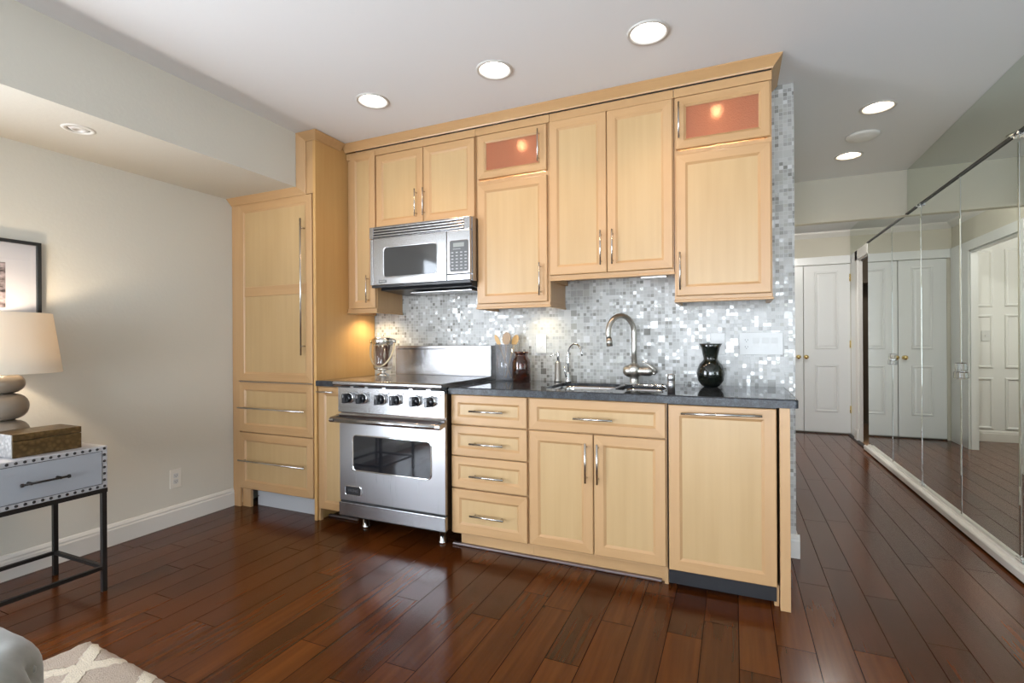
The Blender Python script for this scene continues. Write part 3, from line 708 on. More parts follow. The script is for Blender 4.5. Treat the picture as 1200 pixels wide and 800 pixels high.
# upper mirror, track, curb
mb = MB().box(XR-0.014, XR-0.003, 5.135, YF-0.06, 2.195, ZH-0.001); mb.box(XR-0.014, XR-0.003, -4.5, 5.045, 2.195, ZC-0.002)
S('wall_mirror', mb, M_MIRROR_D, 'fixed mirror strip between the closet door track and the ceiling')
mb = MB().box(XR-0.026, XR-0.002, -4.5, 6.37, 2.184, 2.194)
S('trim_5', mb, M_IRON, 'thin dark track above the mirrored closet doors')
mb = MB().prism([(1.246, 0.014), (1.246, 0.05), (1.252, 0.058), (1.262, 0.058), (1.266, 0.052), (1.280, 0.052), (1.284, 0.064), (1.308, 0.064), (1.308, 0.014)], 'y', -4.5, 6.34)
mb.box(1.262, 1.308, -4.5, 6.33, 0, 0.014, mi=1)  # dark strip stands in for the shadow gap under the curb
mb.box(1.27, 1.308, 6.34, 7.28, 0, 0.012, mi=1)
S('trim_6', mb, [M_TRIMW, M_IRON], 'white painted curb under the mirrored closet doors')

# ================================================================== cabinets
FB = 2.455   # base door faces
FU = 2.775   # upper door faces
def cab_door(parent, x0, x1, z0, z1, yf, fr=0.05, name='door', label=None, open_=False):
    o = MB().door(x0, x1, z0, z1, yf, fr=fr, open_=open_).build(name, MAPLE, parent)
    if label: o['label'] = label
    return o

# tall panelled refrigerator cabinet
FT = 2.49
tall = thing('refrigerator_cabinet', (-2.9, 2.8, 0), 'tall maple cabinet with long-handled door and two drawers by left wall', 'cabinet')
mb = MB(); mb.box(XL+0.004, -2.535, 2.512, 3.085, 0.135, 2.19, mi=0)
mb.box(-2.633, -2.535, 2.512, 3.085, 2.19, 2.545)
mb.box(XL+0.004, -3.236, 2.495, 2.512, 0.0, 2.155, mi=0, bev=0.001); mb.box(-3.236, -3.155, 2.515, 2.535, 0.0, 0.135, mi=0)
mb.box(-2.633, -2.53, 2.495, 2.512, 2.155, 2.545, mi=0)
mb.build('carcass', MAPLE, tall)
MB().box(-2.53, -2.507, 2.493, 3.08, 0.0, 2.548, mi=0, bev=0.001).build('side_panel', [M_MORANGE], tall)
MB().box(-3.154, -2.532, 2.575, 2.59, 0.0, 0.137).box(-3.15, -3.144, 2.57, 2.576, 0.06, 0.07, mi=1).build('toe_kick', [M_KICKW, M_DARK], tall)
d = MB().door(-3.235, -2.540, 0.900, 2.150, FT, fr=0.056, rec=0.006)
d.box(-3.175, -2.600, FT+0.001, FT+0.012, 1.494, 1.562, mi=1, bev=0.002)
d = d.build('door', MAPLE, tall)
bar_pull(d, (-2.602, FT, 1.085), (-2.602, FT, 1.985), r=0.006, stand=0.036, over=0.06)
MB().box(-3.22, -2.535, FT-0.010, FT+0.004, 0.894, 0.8985).build('metal_lip', M_PULL, tall)
for z0, z1, zh in ((0.540, 0.892, 0.712), (0.137, 0.534, 0.340)):
    d = cab_door(tall, -3.235, -2.540, z0, z1, FT, fr=0.056, name='drawer')
    bar_pull(d, (-3.215, FT, zh), (-2.585, FT, zh), r=0.0055, stand=0.03, over=0.04)
MB().box(-2.545, -2.536, FT+0.012, FT+0.02, 2.05, 2.10).build('hinge', M_DKSTEEL, tall)

# crown moulding
def crown_prof(c, s, z): return [(c, z), (c+s*0.004, z), (c+s*0.010, z+0.008), (c+s*0.040, z+0.042), (c+s*0.048, z+0.048), (c, z+0.048)]
cr_t = MB()
def crown_run(mb, path, z, h=0.049, proj=0.044):
    """path: corner points (x,y) of the cabinet face line with outward offsets handled by mitre vectors"""
    prof = [(0.0, 0), (0.004, 0), (0.007, h*0.14), (proj*0.9, h*0.82), (proj, h*0.9), (proj, h), (0.0, h)]
    rings = []
    for (x, y, mx, my) in path: rings.append([(x+mx*p, y+my*p, z+q) for p, q in prof])
    n = len(prof); vs = [p for r in rings for p in r]; fs = []; ms = []
    for k in range(len(rings)-1):
        for j in range(n): fs.append([k*n+j, k*n+(j+1) % n, (k+1)*n+(j+1) % n, (k+1)*n+j]); ms.append(0)
    fs.append(list(range(n))); fs.append(list(range((len(rings)-1)*n, len(rings)*n))[::-1]); ms += [0, 0]
    mb.add(vs, fs, ms)
mb = MB()
cprof = [(0.0, 0), (0.004, 0), (0.007, 0.007), (0.038, 0.039), (0.043, 0.043), (0.043, 0.0475), (0.0, 0.0475)]
rings = [[(XL+0.004, 2.493-p, 2.150+q) for p, q in cprof], [(-2.586-q, 2.493-p, 2.150+q) for p, q in cprof], [(-2.586-q, 2.493-p, 2.500+q) for p, q in cprof],
         [(-2.506+p, 2.493-p, 2.500+q) for p, q in cprof], [(-2.506+p, FU-0.0525, 2.500+q) for p, q in cprof]]
n = len(cprof); vs = [p for r in rings for p in r]; fs = []; ms = []
for k in range(4):
    for j in range(n): fs.append([k*n+j, k*n+(j+1) % n, (k+1)*n+(j+1) % n, (k+1)*n+j]); ms.append(1 if k == 1 else 0)
fs += [list(range(n)), list(range(4*n, 5*n))[::-1]]; ms += [0, 0]
mb.add(vs, fs, ms)
mb.build('crown_moulding', [M_MH, M_MV], tall)
mb = MB(); crown_run(mb, [(-2.504, FU-0.008, 0, -1), (0.177, FU-0.008, 1, -1), (0.177, 3.076, 1, 0)], 2.4995)
crown = mb.build('crown_moulding', [M_MH, M_MV], None, base=(-1.2, 2.77, 2.5))
tag(crown, 'maple crown moulding running along the tops of the wall cabinets', 'moulding')

# upper cabinets
FACE = FU+0.018
def upper(x0, x1, zb, label, zt=2.4985, zc=1.37, group=None, top_open=None, side=M_MV):
    t = thing('wall_cabinet', ((x0+x1)/2, 2.93, zb), label, 'cabinet', 'maple wall cabinets')
    return t
def carcass(t, x0, x1, zb, zt=2.498, hollow=None, frieze=True, trim=True):
    mb = MB()
    y0, y1 = FACE+0.0015, 3.079
    if hollow:
        h0, h1 = hollow; w = 0.018
        mb.box(x0, x1, y0, y1, zb+0.03, h0)
        mb.box(x0, x0+w, y0, y1, h0, h1); mb.box(x1-w, x1, y0, y1, h0, h1); mb.box(x0, x1, y0, y1, h1, zt); mb.box(x0+w, x1-w, y1-0.012, y1, h0, h1)
    else: mb.box(x0, x1, y0, y1, zb+0.03, zt)
    if frieze: mb.box(x0, x1, FU+0.006, y0, 2.452, zt, mi=1)
    mb.build('carcass', MAPLE, t)
    if trim:
        m2 = MB().box(x0-0.002, x1+0.006, FU+0.004, FU+0.034, zb, zb+0.012, mi=1, bev=0.003); m2.box(x0, x1+0.001, FU+0.010, FU+0.034, zb+0.012, zb+0.032, mi=1, bev=0.002)
        m2.box(x1-0.016, x1+0.006, FU+0.034, y1, zb, zb+0.012, mi=1, bev=0.003); m2.box(x1-0.016, x1+0.001, FU+0.034, y1, zb+0.012, zb+0.0305, mi=1); m2.box(x0-0.002, x0+0.014, FU+0.034, y1, zb, zb+0.0305, mi=1)
        m2.build('light_rail', MAPLE, t)
u1 = upper(-2.5, -2.245, 1.37, 'narrow maple wall cabinet between the tall cabinet and microwave')
carcass(u1, -2.503, -2.249, 1.37)
d = cab_door(u1, -2.472, -2.254, 1.404, 2.488, FU, fr=0.05); bar_pull(d, (-2.310, FU, 1.440), (-2.310, FU, 1.628))
u2 = upper(-2.245, -1.472, 1.945, 'two-door maple wall cabinet directly above the microwave')
carcass(u2, -2.247, -1.474, 1.915, trim=False)
for a, b, hx in ((-2.242, -1.861, -1.908), (-1.856, -1.479, -1.846)):
    d = cab_door(u2, a, b, 1.950, 2.446, FU, fr=0.05); bar_pull(d, (hx, FU, 1.992), (hx, FU, 2.172))
u3 = upper(-1.472, -0.985, 1.37, 'maple wall cabinet right of the microwave with small rose glass door on top')
carcass(u3, -1.471, -0.986, 1.37, hollow=(2.17, 2.44))
u4 = upper(-0.985, -0.288, 1.52, 'tall two-door maple wall cabinet above the sink')
carcass(u4, -0.983, -0.289, 1.52)
for a, b, hx in ((-0.983, -0.648, -0.677), (-0.643, -0.294, -0.612)):
    d = cab_door(u4, a, b, 1.553, 2.450, FU, fr=0.05); bar_pull(d, (hx, FU, 1.592), (hx, FU, 1.784))
u5 = upper(-0.288, 0.175, 1.37, 'rightmost maple wall cabinet with rose glass door above a solid door')
carcass(u5, -0.286, 0.176, 1.37, hollow=(2.17, 2.44))
def glass_door(t, a, b, hx, puck):
    d = cab_door(t, a, b, 2.176, 2.447, FU, fr=0.044, open_=True, name='glass_door')
    MB().box(a+0.046, b-0.046, FU+0.010, FU+0.014, 2.222, 2.401).build('glass_pane', M_ROSE, d)
    bar_pull(d, (hx, FU, 2.224), (hx, FU, 2.414))
    x, y, z = puck
    p = MB().lathe([(0, 0.012), (0.032, 0.012), (0.034, 0.0), (0.028, -0.002), (0.0, -0.002)], (x, y, z), 24).build('cabinet_light', M_CHROME, t)
    MB().lathe([(0.0, -0.030), (0.018, -0.026), (0.026, -0.012), (0.022, -0.003), (0.0, -0.003)], (x, y, z), 20).build('bulb', M_EMITH, p)
    l = bpy.data.lights.new('cabinet_bulb', 'POINT'); l.energy = 1.0; l.color = (1.0, 0.80, 0.62); l.shadow_soft_size = 0.02
    lo = bpy.data.objects.new('cabinet_bulb', l); COL.objects.link(lo); lo.parent = p; lo.location = Vector((x, y, z-0.03))-PBASE[t.name]
glass_door(u3, -1.452, -1.001, -1.046, (-1.22, 2.93, 2.425))
cab = cab_door(u3, -1.455, -1.0, 1.404, 2.146, FU, fr=0.05); bar_pull(cab, (-1.040, FU, 1.438), (-1.040, FU, 1.630))
glass_door(u5, -0.277, 0.169, -0.259, (-0.08, 2.93, 2.425))
cab = cab_door(u5, -0.276, 0.170, 1.404, 2.146, FU, fr=0.05); bar_pull(cab, (-0.256, FU, 1.433), (-0.256, FU, 1.630))
# under-cabinet lights
def puck(x, y, z, energy, label, col=(1.0, 0.80, 0.5)):
    t = thing('under_cabinet_light', (x, y, z), label, 'light', 'under-cabinet lights')
    MB().lathe([(0, 0), (0.034, 0), (0.034, -0.005), (0.028, -0.007), (0, -0.007)], (x, y, z), 24).build('housing', M_PULL, t)
    MB().lathe([(0, -0.0071), (0.026, -0.0071), (0.02, -0.009), (0, -0.0095)], (x, y, z), 24).build('lens', M_EMITW, t)
    l = bpy.data.lights.new('puck_bulb', 'SPOT'); l.energy = energy; l.color = col; l.shadow_soft_size = 0.03; l.spot_size = math.radians(150); l.spot_blend = 0.8
    lo = bpy.data.objects.new('puck_bulb', l); COL.objects.link(lo); lo.parent = t; lo.location = (0, 0, -0.016)
puck(-2.385, 2.93, 1.3995, 9.0, 'warm puck light under the narrow wall cabinet by the tall cabinet')
puck(-1.12, 2.96, 1.3995, 3.5, 'warm puck light under the wall cabinet above the amber jar', (1.0, 0.84, 0.52))
t = MB().box(-0.47, -0.33, 2.82, 2.85, 1.510, 1.5495, bev=0.003).build('under_cabinet_strip', M_PULL, None, base=(-0.4, 2.81, 1.51))
tag(t, 'slim metal strip light under the tall two-door cabinet', 'light')

# base cabinets
def base_t(name, x0, x1, label): return thing(name, ((x0+x1)/2, 2.8, 0), label, 'cabinet')
db = base_t('drawer_cabinet', -1.468, -0.997, 'maple base cabinet with four drawers beside the range')
MB().box(-1.468, -0.9975, FB+0.0225, 3.078, 0.085, 0.874).box(-1.444, -0.9975, 2.53, 2.545, 0.0, 0.085, mi=1).build('carcass', MAPLE, db)
for z0, z1, zh in ((0.706, 0.871, 0.786), (0.532, 0.700, 0.606), (0.351, 0.526, 0.427), (0.097, 0.343, 0.210)):
    d = cab_door(db, -1.464, -1.004, z0, z1, FB, fr=0.052 if z1-z0 > 0.2 else 0.046, name='drawer')
    bar_pull(d, (-1.335, FB, zh), (-1.130, FB, zh), r=0.0055, stand=0.03)
sb = base_t('sink_cabinet', -0.996, -0.293, 'maple sink base cabinet with a wide drawer front and two doors')
MB().box(-0.996, -0.2935, FB+0.0225, 3.078, 0.085, 0.70).box(-0.996, -0.2935, FB+0.0225, 2.52, 0.70, 0.874).box(-0.996, -0.978+0.0, 2.52, 3.078, 0.70, 0.874).box(-0.311, -0.2935, 2.52, 3.078, 0.70, 0.874).box(-0.996, -0.311, 2.53, 2.545, 0.0, 0.085, mi=1).box(-0.311, -0.2935, 2.505, 3.078, 0.0, 0.085, mi=0).build('carcass', MAPLE, sb)
d = cab_door(sb, -0.990, -0.298, 0.706, 0.871, FB, fr=0.048, name='drawer_front'); bar_pull(d, (-0.742, FB, 0.779), (-0.543, FB, 0.779), r=0.0055, stand=0.03)
for a, b, hx in ((-0.990, -0.648, -0.680), (-0.643, -0.298, -0.620)):
    d = cab_door(sb, a, b, 0.100, 0.700, FB, fr=0.052); bar_pull(d, (hx, FB, 0.462), (hx, FB, 0.660), r=0.0055, stand=0.03)
tag(MB().box(-1.49, -0.325, 2.505, 2.528, 0.002, 0.014, bev=0.003).build('toe_strip', M_TOESTRIP, None, base=(-0.9, 2.52, 0)), 'thin dull metal strip on the floor along the cabinet toe kick', 'metal strip')
tag(MB().box(-2.50, -2.255, 2.585, 2.605, 0.002, 0.014, bev=0.003).build('toe_strip', M_TOESTRIP, None, base=(-2.4, 2.6, 0)), 'short metal strip on the floor under the narrow cabinet by the range', 'metal strip')
dw = thing('dishwasher', (-0.06, 2.8, 0), 'dishwasher behind a single large maple panel at the counter end', 'dishwasher')
MB().box(-0.288, 0.166, 2.482, 3.06, 0.02, 0.872).build('body', M_BLACK, dw)
MB().box(0.157, 0.175, 2.486, 2.506, 0.0, 0.0925).build('filler_strip', MAPLE, dw)
d = cab_door(dw, -0.284, 0.167, 0.093, 0.868, FB, fr=0.052, name='door_panel'); bar_pull(d, (-0.226, FB, 0.832), (0.110, FB, 0.838), r=0.0055, stand=0.03, over=0.03)
k = MB().box(-0.286, 0.155, 2.478, 2.4815, 0.025, 0.092)
k = MB().prism([(2.476, 0.09), (2.530, 0.0), (2.545, 0.0), (2.4815, 0.09)], 'x', -0.287, 0.155); k = k.build('kick_plate', M_KICKB, dw)
ep = MB().box(0.178, 0.218, 2.448, 3.08, 0.0, 0.8745, mi=0, bev=0.001).build('end_panel', MAPLE, None, base=(0.2, 2.8, 0))
tag(ep, 'narrow maple end panel supporting the right end of the counter', 'panel')
nb = base_t('pullout_cabinet', -2.505, -2.245, 'very narrow maple base cabinet squeezed between the tall cabinet and range')
MB().box(-2.504, -2.262, 2.522, 3.078, 0.075, 0.883).box(-2.504, -2.490, 2.507, 2.53, 0.0, 0.883).build('carcass', MAPLE, nb)
d = cab_door(nb, -2.498, -2.264, 0.08, 0.878, 2.502, fr=0.05); bar_pull(d, (-2.490, 2.502, 0.848), (-2.352, 2.502, 0.848), r=0.005, stand=0.028, over=0.03)

# ------------------------------------------------------------------ countertops
def slab(outer, holes, z0, z1, ch=0.006):
    mb = MB(); 
    def inset(loop, d, sgn):
        n = len(loop); out = []
        for i in range(n):
            p0, p1, p2 = Vector(loop[i-1]), Vector(loop[i]), Vector(loop[(i+1) % n])
            e1 = (p1-p0).normalized(); e2 = (p2-p1).normalized()
            n1 = Vector((-e1.y, e1.x)); n2 = Vector((-e2.y, e2.x)); nn = (n1+n2); nn = nn/ max(1e-6, nn.dot(n1)) if nn.length > 1e-6 else n1
            out.append(tuple(p1+nn*d*sgn))
        return out
    oi = inset(outer, ch, 1)          # ccw outer: left normal points inwards
    hi = [inset(h, 0.003, -1) for h in holes]
    plane_holes(z1, oi, hi, mb, 0); plane_holes(z0, outer, holes, mb, 1)
    n = len(outer)
    vs = [(x, y, z0) for x, y in outer]+[(x, y, z1-ch) for x, y in outer]
    mid = inset(outer, ch*0.3, 1); vs += [(x, y, z1-ch*0.3) for x, y in mid]+[(x, y, z1) for x, y in oi]
    fs = []
    for k in range(3):
        for i in range(n): fs.append([k*n+i, k*n+(i+1) % n, (k+1)*n+(i+1) % n, (k+1)*n+i])
    mb.add(vs, fs, 1)
    for h, hh in zip(holes, hi):
        n = len(h); vs = [(x, y, z1-0.017) for x, y in h]+[(x, y, z1-0.003) for x, y in h]+[(x, y, z1) for x, y in hh]; fs = []
        for k in range(2):
            for i in range(n): fs.append([k*n+i, k*n+(i+1) % n, (k+1)*n+(i+1) % n, (k+1)*n+i])
        mb.add(vs, fs, 1)
    return mb
def arc(cx, cy_, r, a0, a1, n=6): return [(cx+r*math.cos(a0+(a1-a0)*i/n), cy_+r*math.sin(a0+(a1-a0)*i/n)) for i in range(n+1)]
outer = [(-1.472, 2.437)]+arc(0.235, 2.452, 0.015, -PI/2, 0)+[(0.25, 3.08), (-1.472, 3.08)]
bowlA = rrect(-0.955, -0.600, 2.560, 2.960, 0.06); bowlB = rrect(-0.575, -0.340, 2.600, 2.900, 0.06)
ct = slab(outer, [bowlA, bowlB], 0.8765, 0.914).build('countertop', [M_GRAN, M_GRANE], None, base=(-0.6, 2.76, 0.876))
tag(ct, 'polished dark grey granite countertop holding the sink', 'countertop')
ct2 = slab([(-2.504, 2.482), (-2.262, 2.482), (-2.262, 3.08), (-2.504, 3.08)], [], 0.885, 0.921).build('countertop', [M_GRAN, M_GRANE], None, base=(-2.38, 2.78, 0.885))
tag(ct2, 'short dark granite counter piece between the tall cabinet and range', 'countertop')
# sink: two undermount bowls
sk = thing('sink', (-0.65, 2.76, 0.72), 'double-bowl stainless undermount sink set in the dark granite', 'sink')
for lp, dz, nm in ((bowlA, 0.16, 'large_bowl'), (bowlB, 0.13, 'small_bowl')):
    cx = sum(p[0] for p in lp)/len(lp); cyy = sum(p[1] for p in lp)/len(lp); mb = MB(); n = len(lp); rings = []
    for k, (s_, z) in enumerate(((1.06, 0.8965), (1.0, 0.8965), (0.985, 0.88), (0.96, 0.8755-dz*0.8), (0.90, 0.8755-dz*0.97), (0.80, 0.8755-dz), (0.12, 0.8755-dz-0.004), (0.0, 0.8755-dz-0.004))):
        rings.append([(cx+(x-cx)*s_, cyy+(y-cyy)*s_, z) for x, y in lp])
    vs = [p for r in rings for p in r]; fs = []
    for k in range(len(rings)-1):
        for i in range(n): fs.append([k*n+i, k*n+(i+1) % n, (k+1)*n+(i+1) % n, (k+1)*n+i])
    mb.add(vs, fs, 0, True); mb.build(nm, M_CHROME, sk)
    MB().lathe([(0, 0.004), (0.03, 0.004), (0.04, 0.001), (0.043, 0.0)], (cx, cyy, 0.8755-dz-0.003), 20).build('drain', M_CHROME, sk)
# faucet
fa = thing('kitchen_faucet', (-0.54, 3.0, 0.914), 'tall arched brushed nickel kitchen faucet with side lever', 'faucet')
fx, fy = -0.537, 2.99
MB().lathe([(0.0, 0), (0.030, 0), (0.031, 0.006), (0.027, 0.012), (0.0265, 0.045), (0.034, 0.055), (0.040, 0.075), (0.039, 0.10), (0.028, 0.116), (0.020, 0.118), (0.0175, 0.125), (0.0, 0.125)], (fx, fy, 0.914), 28).build('body', M_NICKEL, fa)
prof = [(0.0, -0.062), (0.018, -0.060), (0.027, -0.048), (0.030, -0.03), (0.030, 0.005), (0.024, 0.04), (0.022, 0.062), (0.023, 0.064), (0.024, 0.085), (0.023, 0.10), (0.015, 0.108), (0.0, 0.110)]
MB().lathe([(0.0, -0.066), (0.016, -0.064), (0.029, -0.054), (0.036, -0.034), (0.037, -0.010), (0.033, 0.015), (0.027, 0.035), (0.026, 0.052), (0.028, 0.054), (0.029, 0.075), (0.027, 0.095), (0.018, 0.106), (0.0, 0.108)], (fx+0.0, fy, 0.914+0.077), 24, axis='x').build('valve_barrel', M_NICKEL, fa)
MB().path([(fx+0.092, fy, 0.992), (fx+0.118, fy-0.002, 0.978), (fx+0.126, fy-0.004, 0.988), (fx+0.10, fy-0.008, 1.015), (fx+0.065, fy-0.012, 1.040), (fx+0.05, fy-0.014, 1.044)], [0.009, 0.010, 0.009, 0.007, 0.006, 0.009], n=10).build('lever', M_NICKEL, fa)
dirx, diry = -0.60, -0.80; Rr = 0.098; pts = [(fx, fy, 1.03), (fx, fy, 1.12), (fx, fy, 1.215)]
for i in range(1, 15):
    a = PI*i/14*1.06; q = Rr-Rr*math.cos(a); pts.append((fx+dirx*q, fy+diry*q, 1.215+Rr*math.sin(a)))
lx, ly, lz = pts[-1]; pts.append((lx+0.002, ly+0.004, lz-0.015))
MB().path(pts, 0.0155, n=16).build('spout', M_NICKEL, fa)
MB().tube((lx+0.002, ly+0.004, lz-0.014), (lx+0.005, ly+0.009, lz-0.058), 0.0168, 0.0175, n=18).build('spray_head', M_NICKEL, fa)
# filter tap
ft = thing('filter_tap', (-0.95, 3.0, 0.914), 'slim gooseneck water filter tap beside the soap dispenser', 'faucet')
MB().lathe([(0, 0), (0.018, 0), (0.018, 0.006), (0.014, 0.02), (0.009, 0.05), (0.006, 0.06), (0, 0.06)], (-0.945, 3.0, 0.914), 20).build('body', M_CHROME, ft)
pts = [(-0.945, 3.0, 0.97), (-0.945, 3.0, 1.04), (-0.945, 3.0, 1.085)]
for i in range(1, 13):
    a = PI*i/12*0.93; q = 0.066*(1-math.cos(a)); pts.append((-0.945+0.83*q, 3.0-0.55*q, 1.085+0.066*math.sin(a)))
pts.append((pts[-1][0]+0.003, pts[-1][1]-0.002, pts[-1][2]-0.02))
MB().path(pts, [0.0055]*12+[0.0055, 0.0055, 0.006, 0.007], n=12).build('spout', M_CHROME, ft)
MB().path([(-0.955, 2.99, 0.945), (-0.962, 2.985, 0.975), (-0.962, 2.98, 1.01)], 0.004, n=8).build('lever', M_CHROME, ft)
sd = thing('soap_dispenser', (-1.01, 3.0, 0.914), 'brushed metal pump soap dispenser left of the filter tap', 'dispenser')
MB().lathe([(0, 0), (0.024, 0), (0.024, 0.01), (0.020, 0.016), (0.020, 0.118), (0.016, 0.122), (0.009, 0.128), (0.0, 0.128)], (-1.012, 3.0, 0.914), 24).build('body', M_NICKEL, sd)
MB().lathe([(0, 0.12), (0.0085, 0.12), (0.0085, 0.182), (0.006, 0.188), (0, 0.188)], (-1.010, 3.0, 0.914), 16).path([(-1.010, 3.0, 1.083), (-1.035, 2.99, 1.085), (-1.052, 2.985, 1.078), (-1.058, 2.983, 1.070)], 0.0035, n=8).build('pump', M_CHROME, sd)
ag = MB().lathe([(0, 0), (0.0185, 0), (0.0185, 0.055), (0.0175, 0.056), (0.0185, 0.057), (0.0185, 0.086), (0.015, 0.090), (0, 0.090)], (-0.285, 2.585, 0.914), 28).build('air_gap', M_STEELV, None, base=(-0.285, 2.585, 0.914))
tag(ag, 'small steel air gap cylinder standing right of the sink', 'air gap')
rk = MB().tube((-0.565, 2.875, 0.921), (-0.355, 2.78, 0.925), 0.007, n=12).tube((-0.40, 2.80, 0.925), (-0.35, 2.778, 0.927), 0.011, n=12).tube((-0.56, 2.873, 0.914), (-0.56, 2.873, 0.923), 0.004).tube((-0.335, 2.771, 0.914), (-0.335, 2.771, 0.927), 0.005).tube((-0.36, 2.782, 0.925), (-0.33, 2.769, 0.927), 0.005).build('sink_rod', M_CHROME, None, base=(-0.45, 2.82, 0.914))
tag(rk, 'chrome rod lying across the small sink bowl', 'rod')

# ------------------------------------------------------------------ countertop objects
va = MB().lathe([(0, 0), (0.034, 0), (0.050, 0.012), (0.066, 0.036), (0.072, 0.070), (0.070, 0.095), (0.058, 0.124), (0.042, 0.142), (0.036, 0.150), (0.036, 0.158), (0.040, 0.175), (0.048, 0.215), (0.060, 0.236), (0.057, 0.237), (0.045, 0.215), (0.037, 0.175), (0.032, 0.158), (0.0, 0.15)], (-0.118, 2.95, 0.914), 40).build('vase', M_VASE, None, base=(-0.118, 2.95, 0.914))
tag(va, 'glossy black round-bellied vase with a flared neck on the counter', 'vase')
ja = MB().lathe([(0, 0), (0.052, 0), (0.0575, 0.006), (0.0575, 0.120), (0.052, 0.140), (0.041, 0.155), (0.037, 0.166), (0.037, 0.174), (0.045, 0.180), (0.046, 0.188), (0.043, 0.190), (0.033, 0.188), (0.033, 0.166), (0.037, 0.153), (0.048, 0.138), (0.0535, 0.118), (0.0535, 0.008), (0, 0.006)], (-1.232, 2.93, 0.914), 36).build('amber_jar', M_AMBER, None, base=(-1.232, 2.93, 0.914))
tag(ja, 'brown amber glass jar with a wide rolled lip on the counter', 'jar')
cyx, cyy = -1.356, 2.985
gl = MB().lathe([(0, 0), (0.070, 0), (0.076, 0.004), (0.076, 0.236), (0.073, 0.236), (0.073, 0.010), (0, 0.010)], (cyx, cyy, 0.914), 40).build('utensil_holder', M_SMOKE, None, base=(cyx, cyy, 0.914))
tag(gl, 'grey translucent glass cylinder holding wooden utensils behind the amber jar', 'utensil holder')
def utensil(name, p0, p1, head, label, m):
    mb = MB().path([p0, tuple((Vector(p0)+Vector(p1))/2), p1], [0.005, 0.005, 0.006], n=8)
    d = (Vector(p1)-Vector(p0)).normalized(); b = Vector(p1)
    w, h = head; side = Vector((1, 0, 0)); vs = []; n = 16
    for sgn in (-1, 1):
        for i in range(n):
            a = 2*PI*i/n; vs.append(b+d*(h/2+h/2*math.sin(a))+side*(w/2*math.cos(a))+Vector((0, 0.0035*sgn, 0)))
    mb.add(vs, [list(range(n)), list(range(n, 2*n))[::-1]]+[[i, (i+1) % n, n+(i+1) % n, n+i] for i in range(n)], 0, False)
    o = mb.build(name, m, None, base=p0); tag(o, label, 'utensil', 'wooden utensils in the glass cylinder')
utensil('wooden_spatula', (cyx+0.03, cyy, 0.93), (cyx-0.052, cyy+0.0, 1.135), (0.030, 0.085), 'pale wooden spatula leaning left in the glass cylinder', M_WOODSP)
utensil('wooden_spoon', (cyx-0.02, cyy-0.01, 0.93), (cyx+0.0, cyy-0.015, 1.145), (0.058, 0.085), 'broad brown wooden spoon in the middle of the glass cylinder', M_WOODSP2)
utensil('wooden_spoon', (cyx-0.02, cyy+0.02, 0.93), (cyx+0.035, cyy+0.03, 1.14), (0.045, 0.075), 'pale wooden spoon leaning right in the glass cylinder', M_WOODSP)
# silver and glass ice bucket on the range's rear left
ix, iy, iz = -2.195, 2.78, 0.942
ib = thing('ice_bucket', (ix, iy, iz), 'footed glass and silver ice bucket with a looped bail handle, rear left of range', 'ice bucket')
MB().lathe([(0, 0), (0.042, 0), (0.040, 0.008), (0.016, 0.018), (0.012, 0.028), (0.03, 0.036), (0.058, 0.042), (0.060, 0.048), (0, 0.048)], (ix, iy, iz), 32).build('foot', M_SILVER, ib)
MB().lathe([(0.0, 0.048), (0.060, 0.048), (0.064, 0.06), (0.066, 0.225), (0.0635, 0.225), (0.0615, 0.062), (0, 0.056)], (ix, iy, iz), 36).build('glass_body', M_CLEAR, ib)
MB().lathe([(0.067, 0.213), (0.070, 0.215), (0.070, 0.252), (0.064, 0.256), (0.0, 0.258), (0.0, 0.262), (0.008, 0.264), (0.009, 0.275), (0.0, 0.278)], (ix, iy, iz), 36).build('lid_collar', M_SILVER, ib)
for s_ in (-1, 1):
    MB().tube((ix+s_*0.066, iy, iz+0.238), (ix+s_*0.100, iy, iz+0.238), 0.007, n=12).lathe([(0, -0.012), (0.01, -0.010), (0.012, 0), (0.01, 0.010), (0, 0.012)], (ix+s_*0.098, iy, iz+0.232), 14).build('knuckle', M_BRASS if s_ < 0 else M_SILVER, ib)
pts = []
for i in range(0, 25):
    a = PI*i/24; pts.append((ix-0.098*math.cos(a), iy-0.045*math.sin(a), iz+0.228-0.165*math.sin(a)**0.8))
MB().path(pts, 0.0062, n=10).build('bail_handle', simple('cord_tan', (0.55, 0.44, 0.28), 0.35, 0.5), ib)
for i in range(9):
    a = i*2.4; r0 = 0.02+0.028*((i*7) % 5)/5
    MB().path([(ix+r0*math.cos(a), iy+r0*math.sin(a), iz+0.060), (ix+0.045*math.cos(a+0.8), iy+0.045*math.sin(a+0.8), iz+0.205)], 0.007, n=8).build('filler_stick', simple('bark_brown', (0.16, 0.06, 0.03), 0.6), ib)

# ------------------------------------------------------------------ range
rg = thing('range', (-1.857, 2.75, 0), 'stainless steel range with six black knobs and oven window', 'range')
RX0, RX1 = -2.238, -1.476
mb = MB().box(RX0+0.002, RX1-0.002, 2.425, 3.06, 0.108, 0.895)
mb.build('body', M_DKSTEEL, rg)
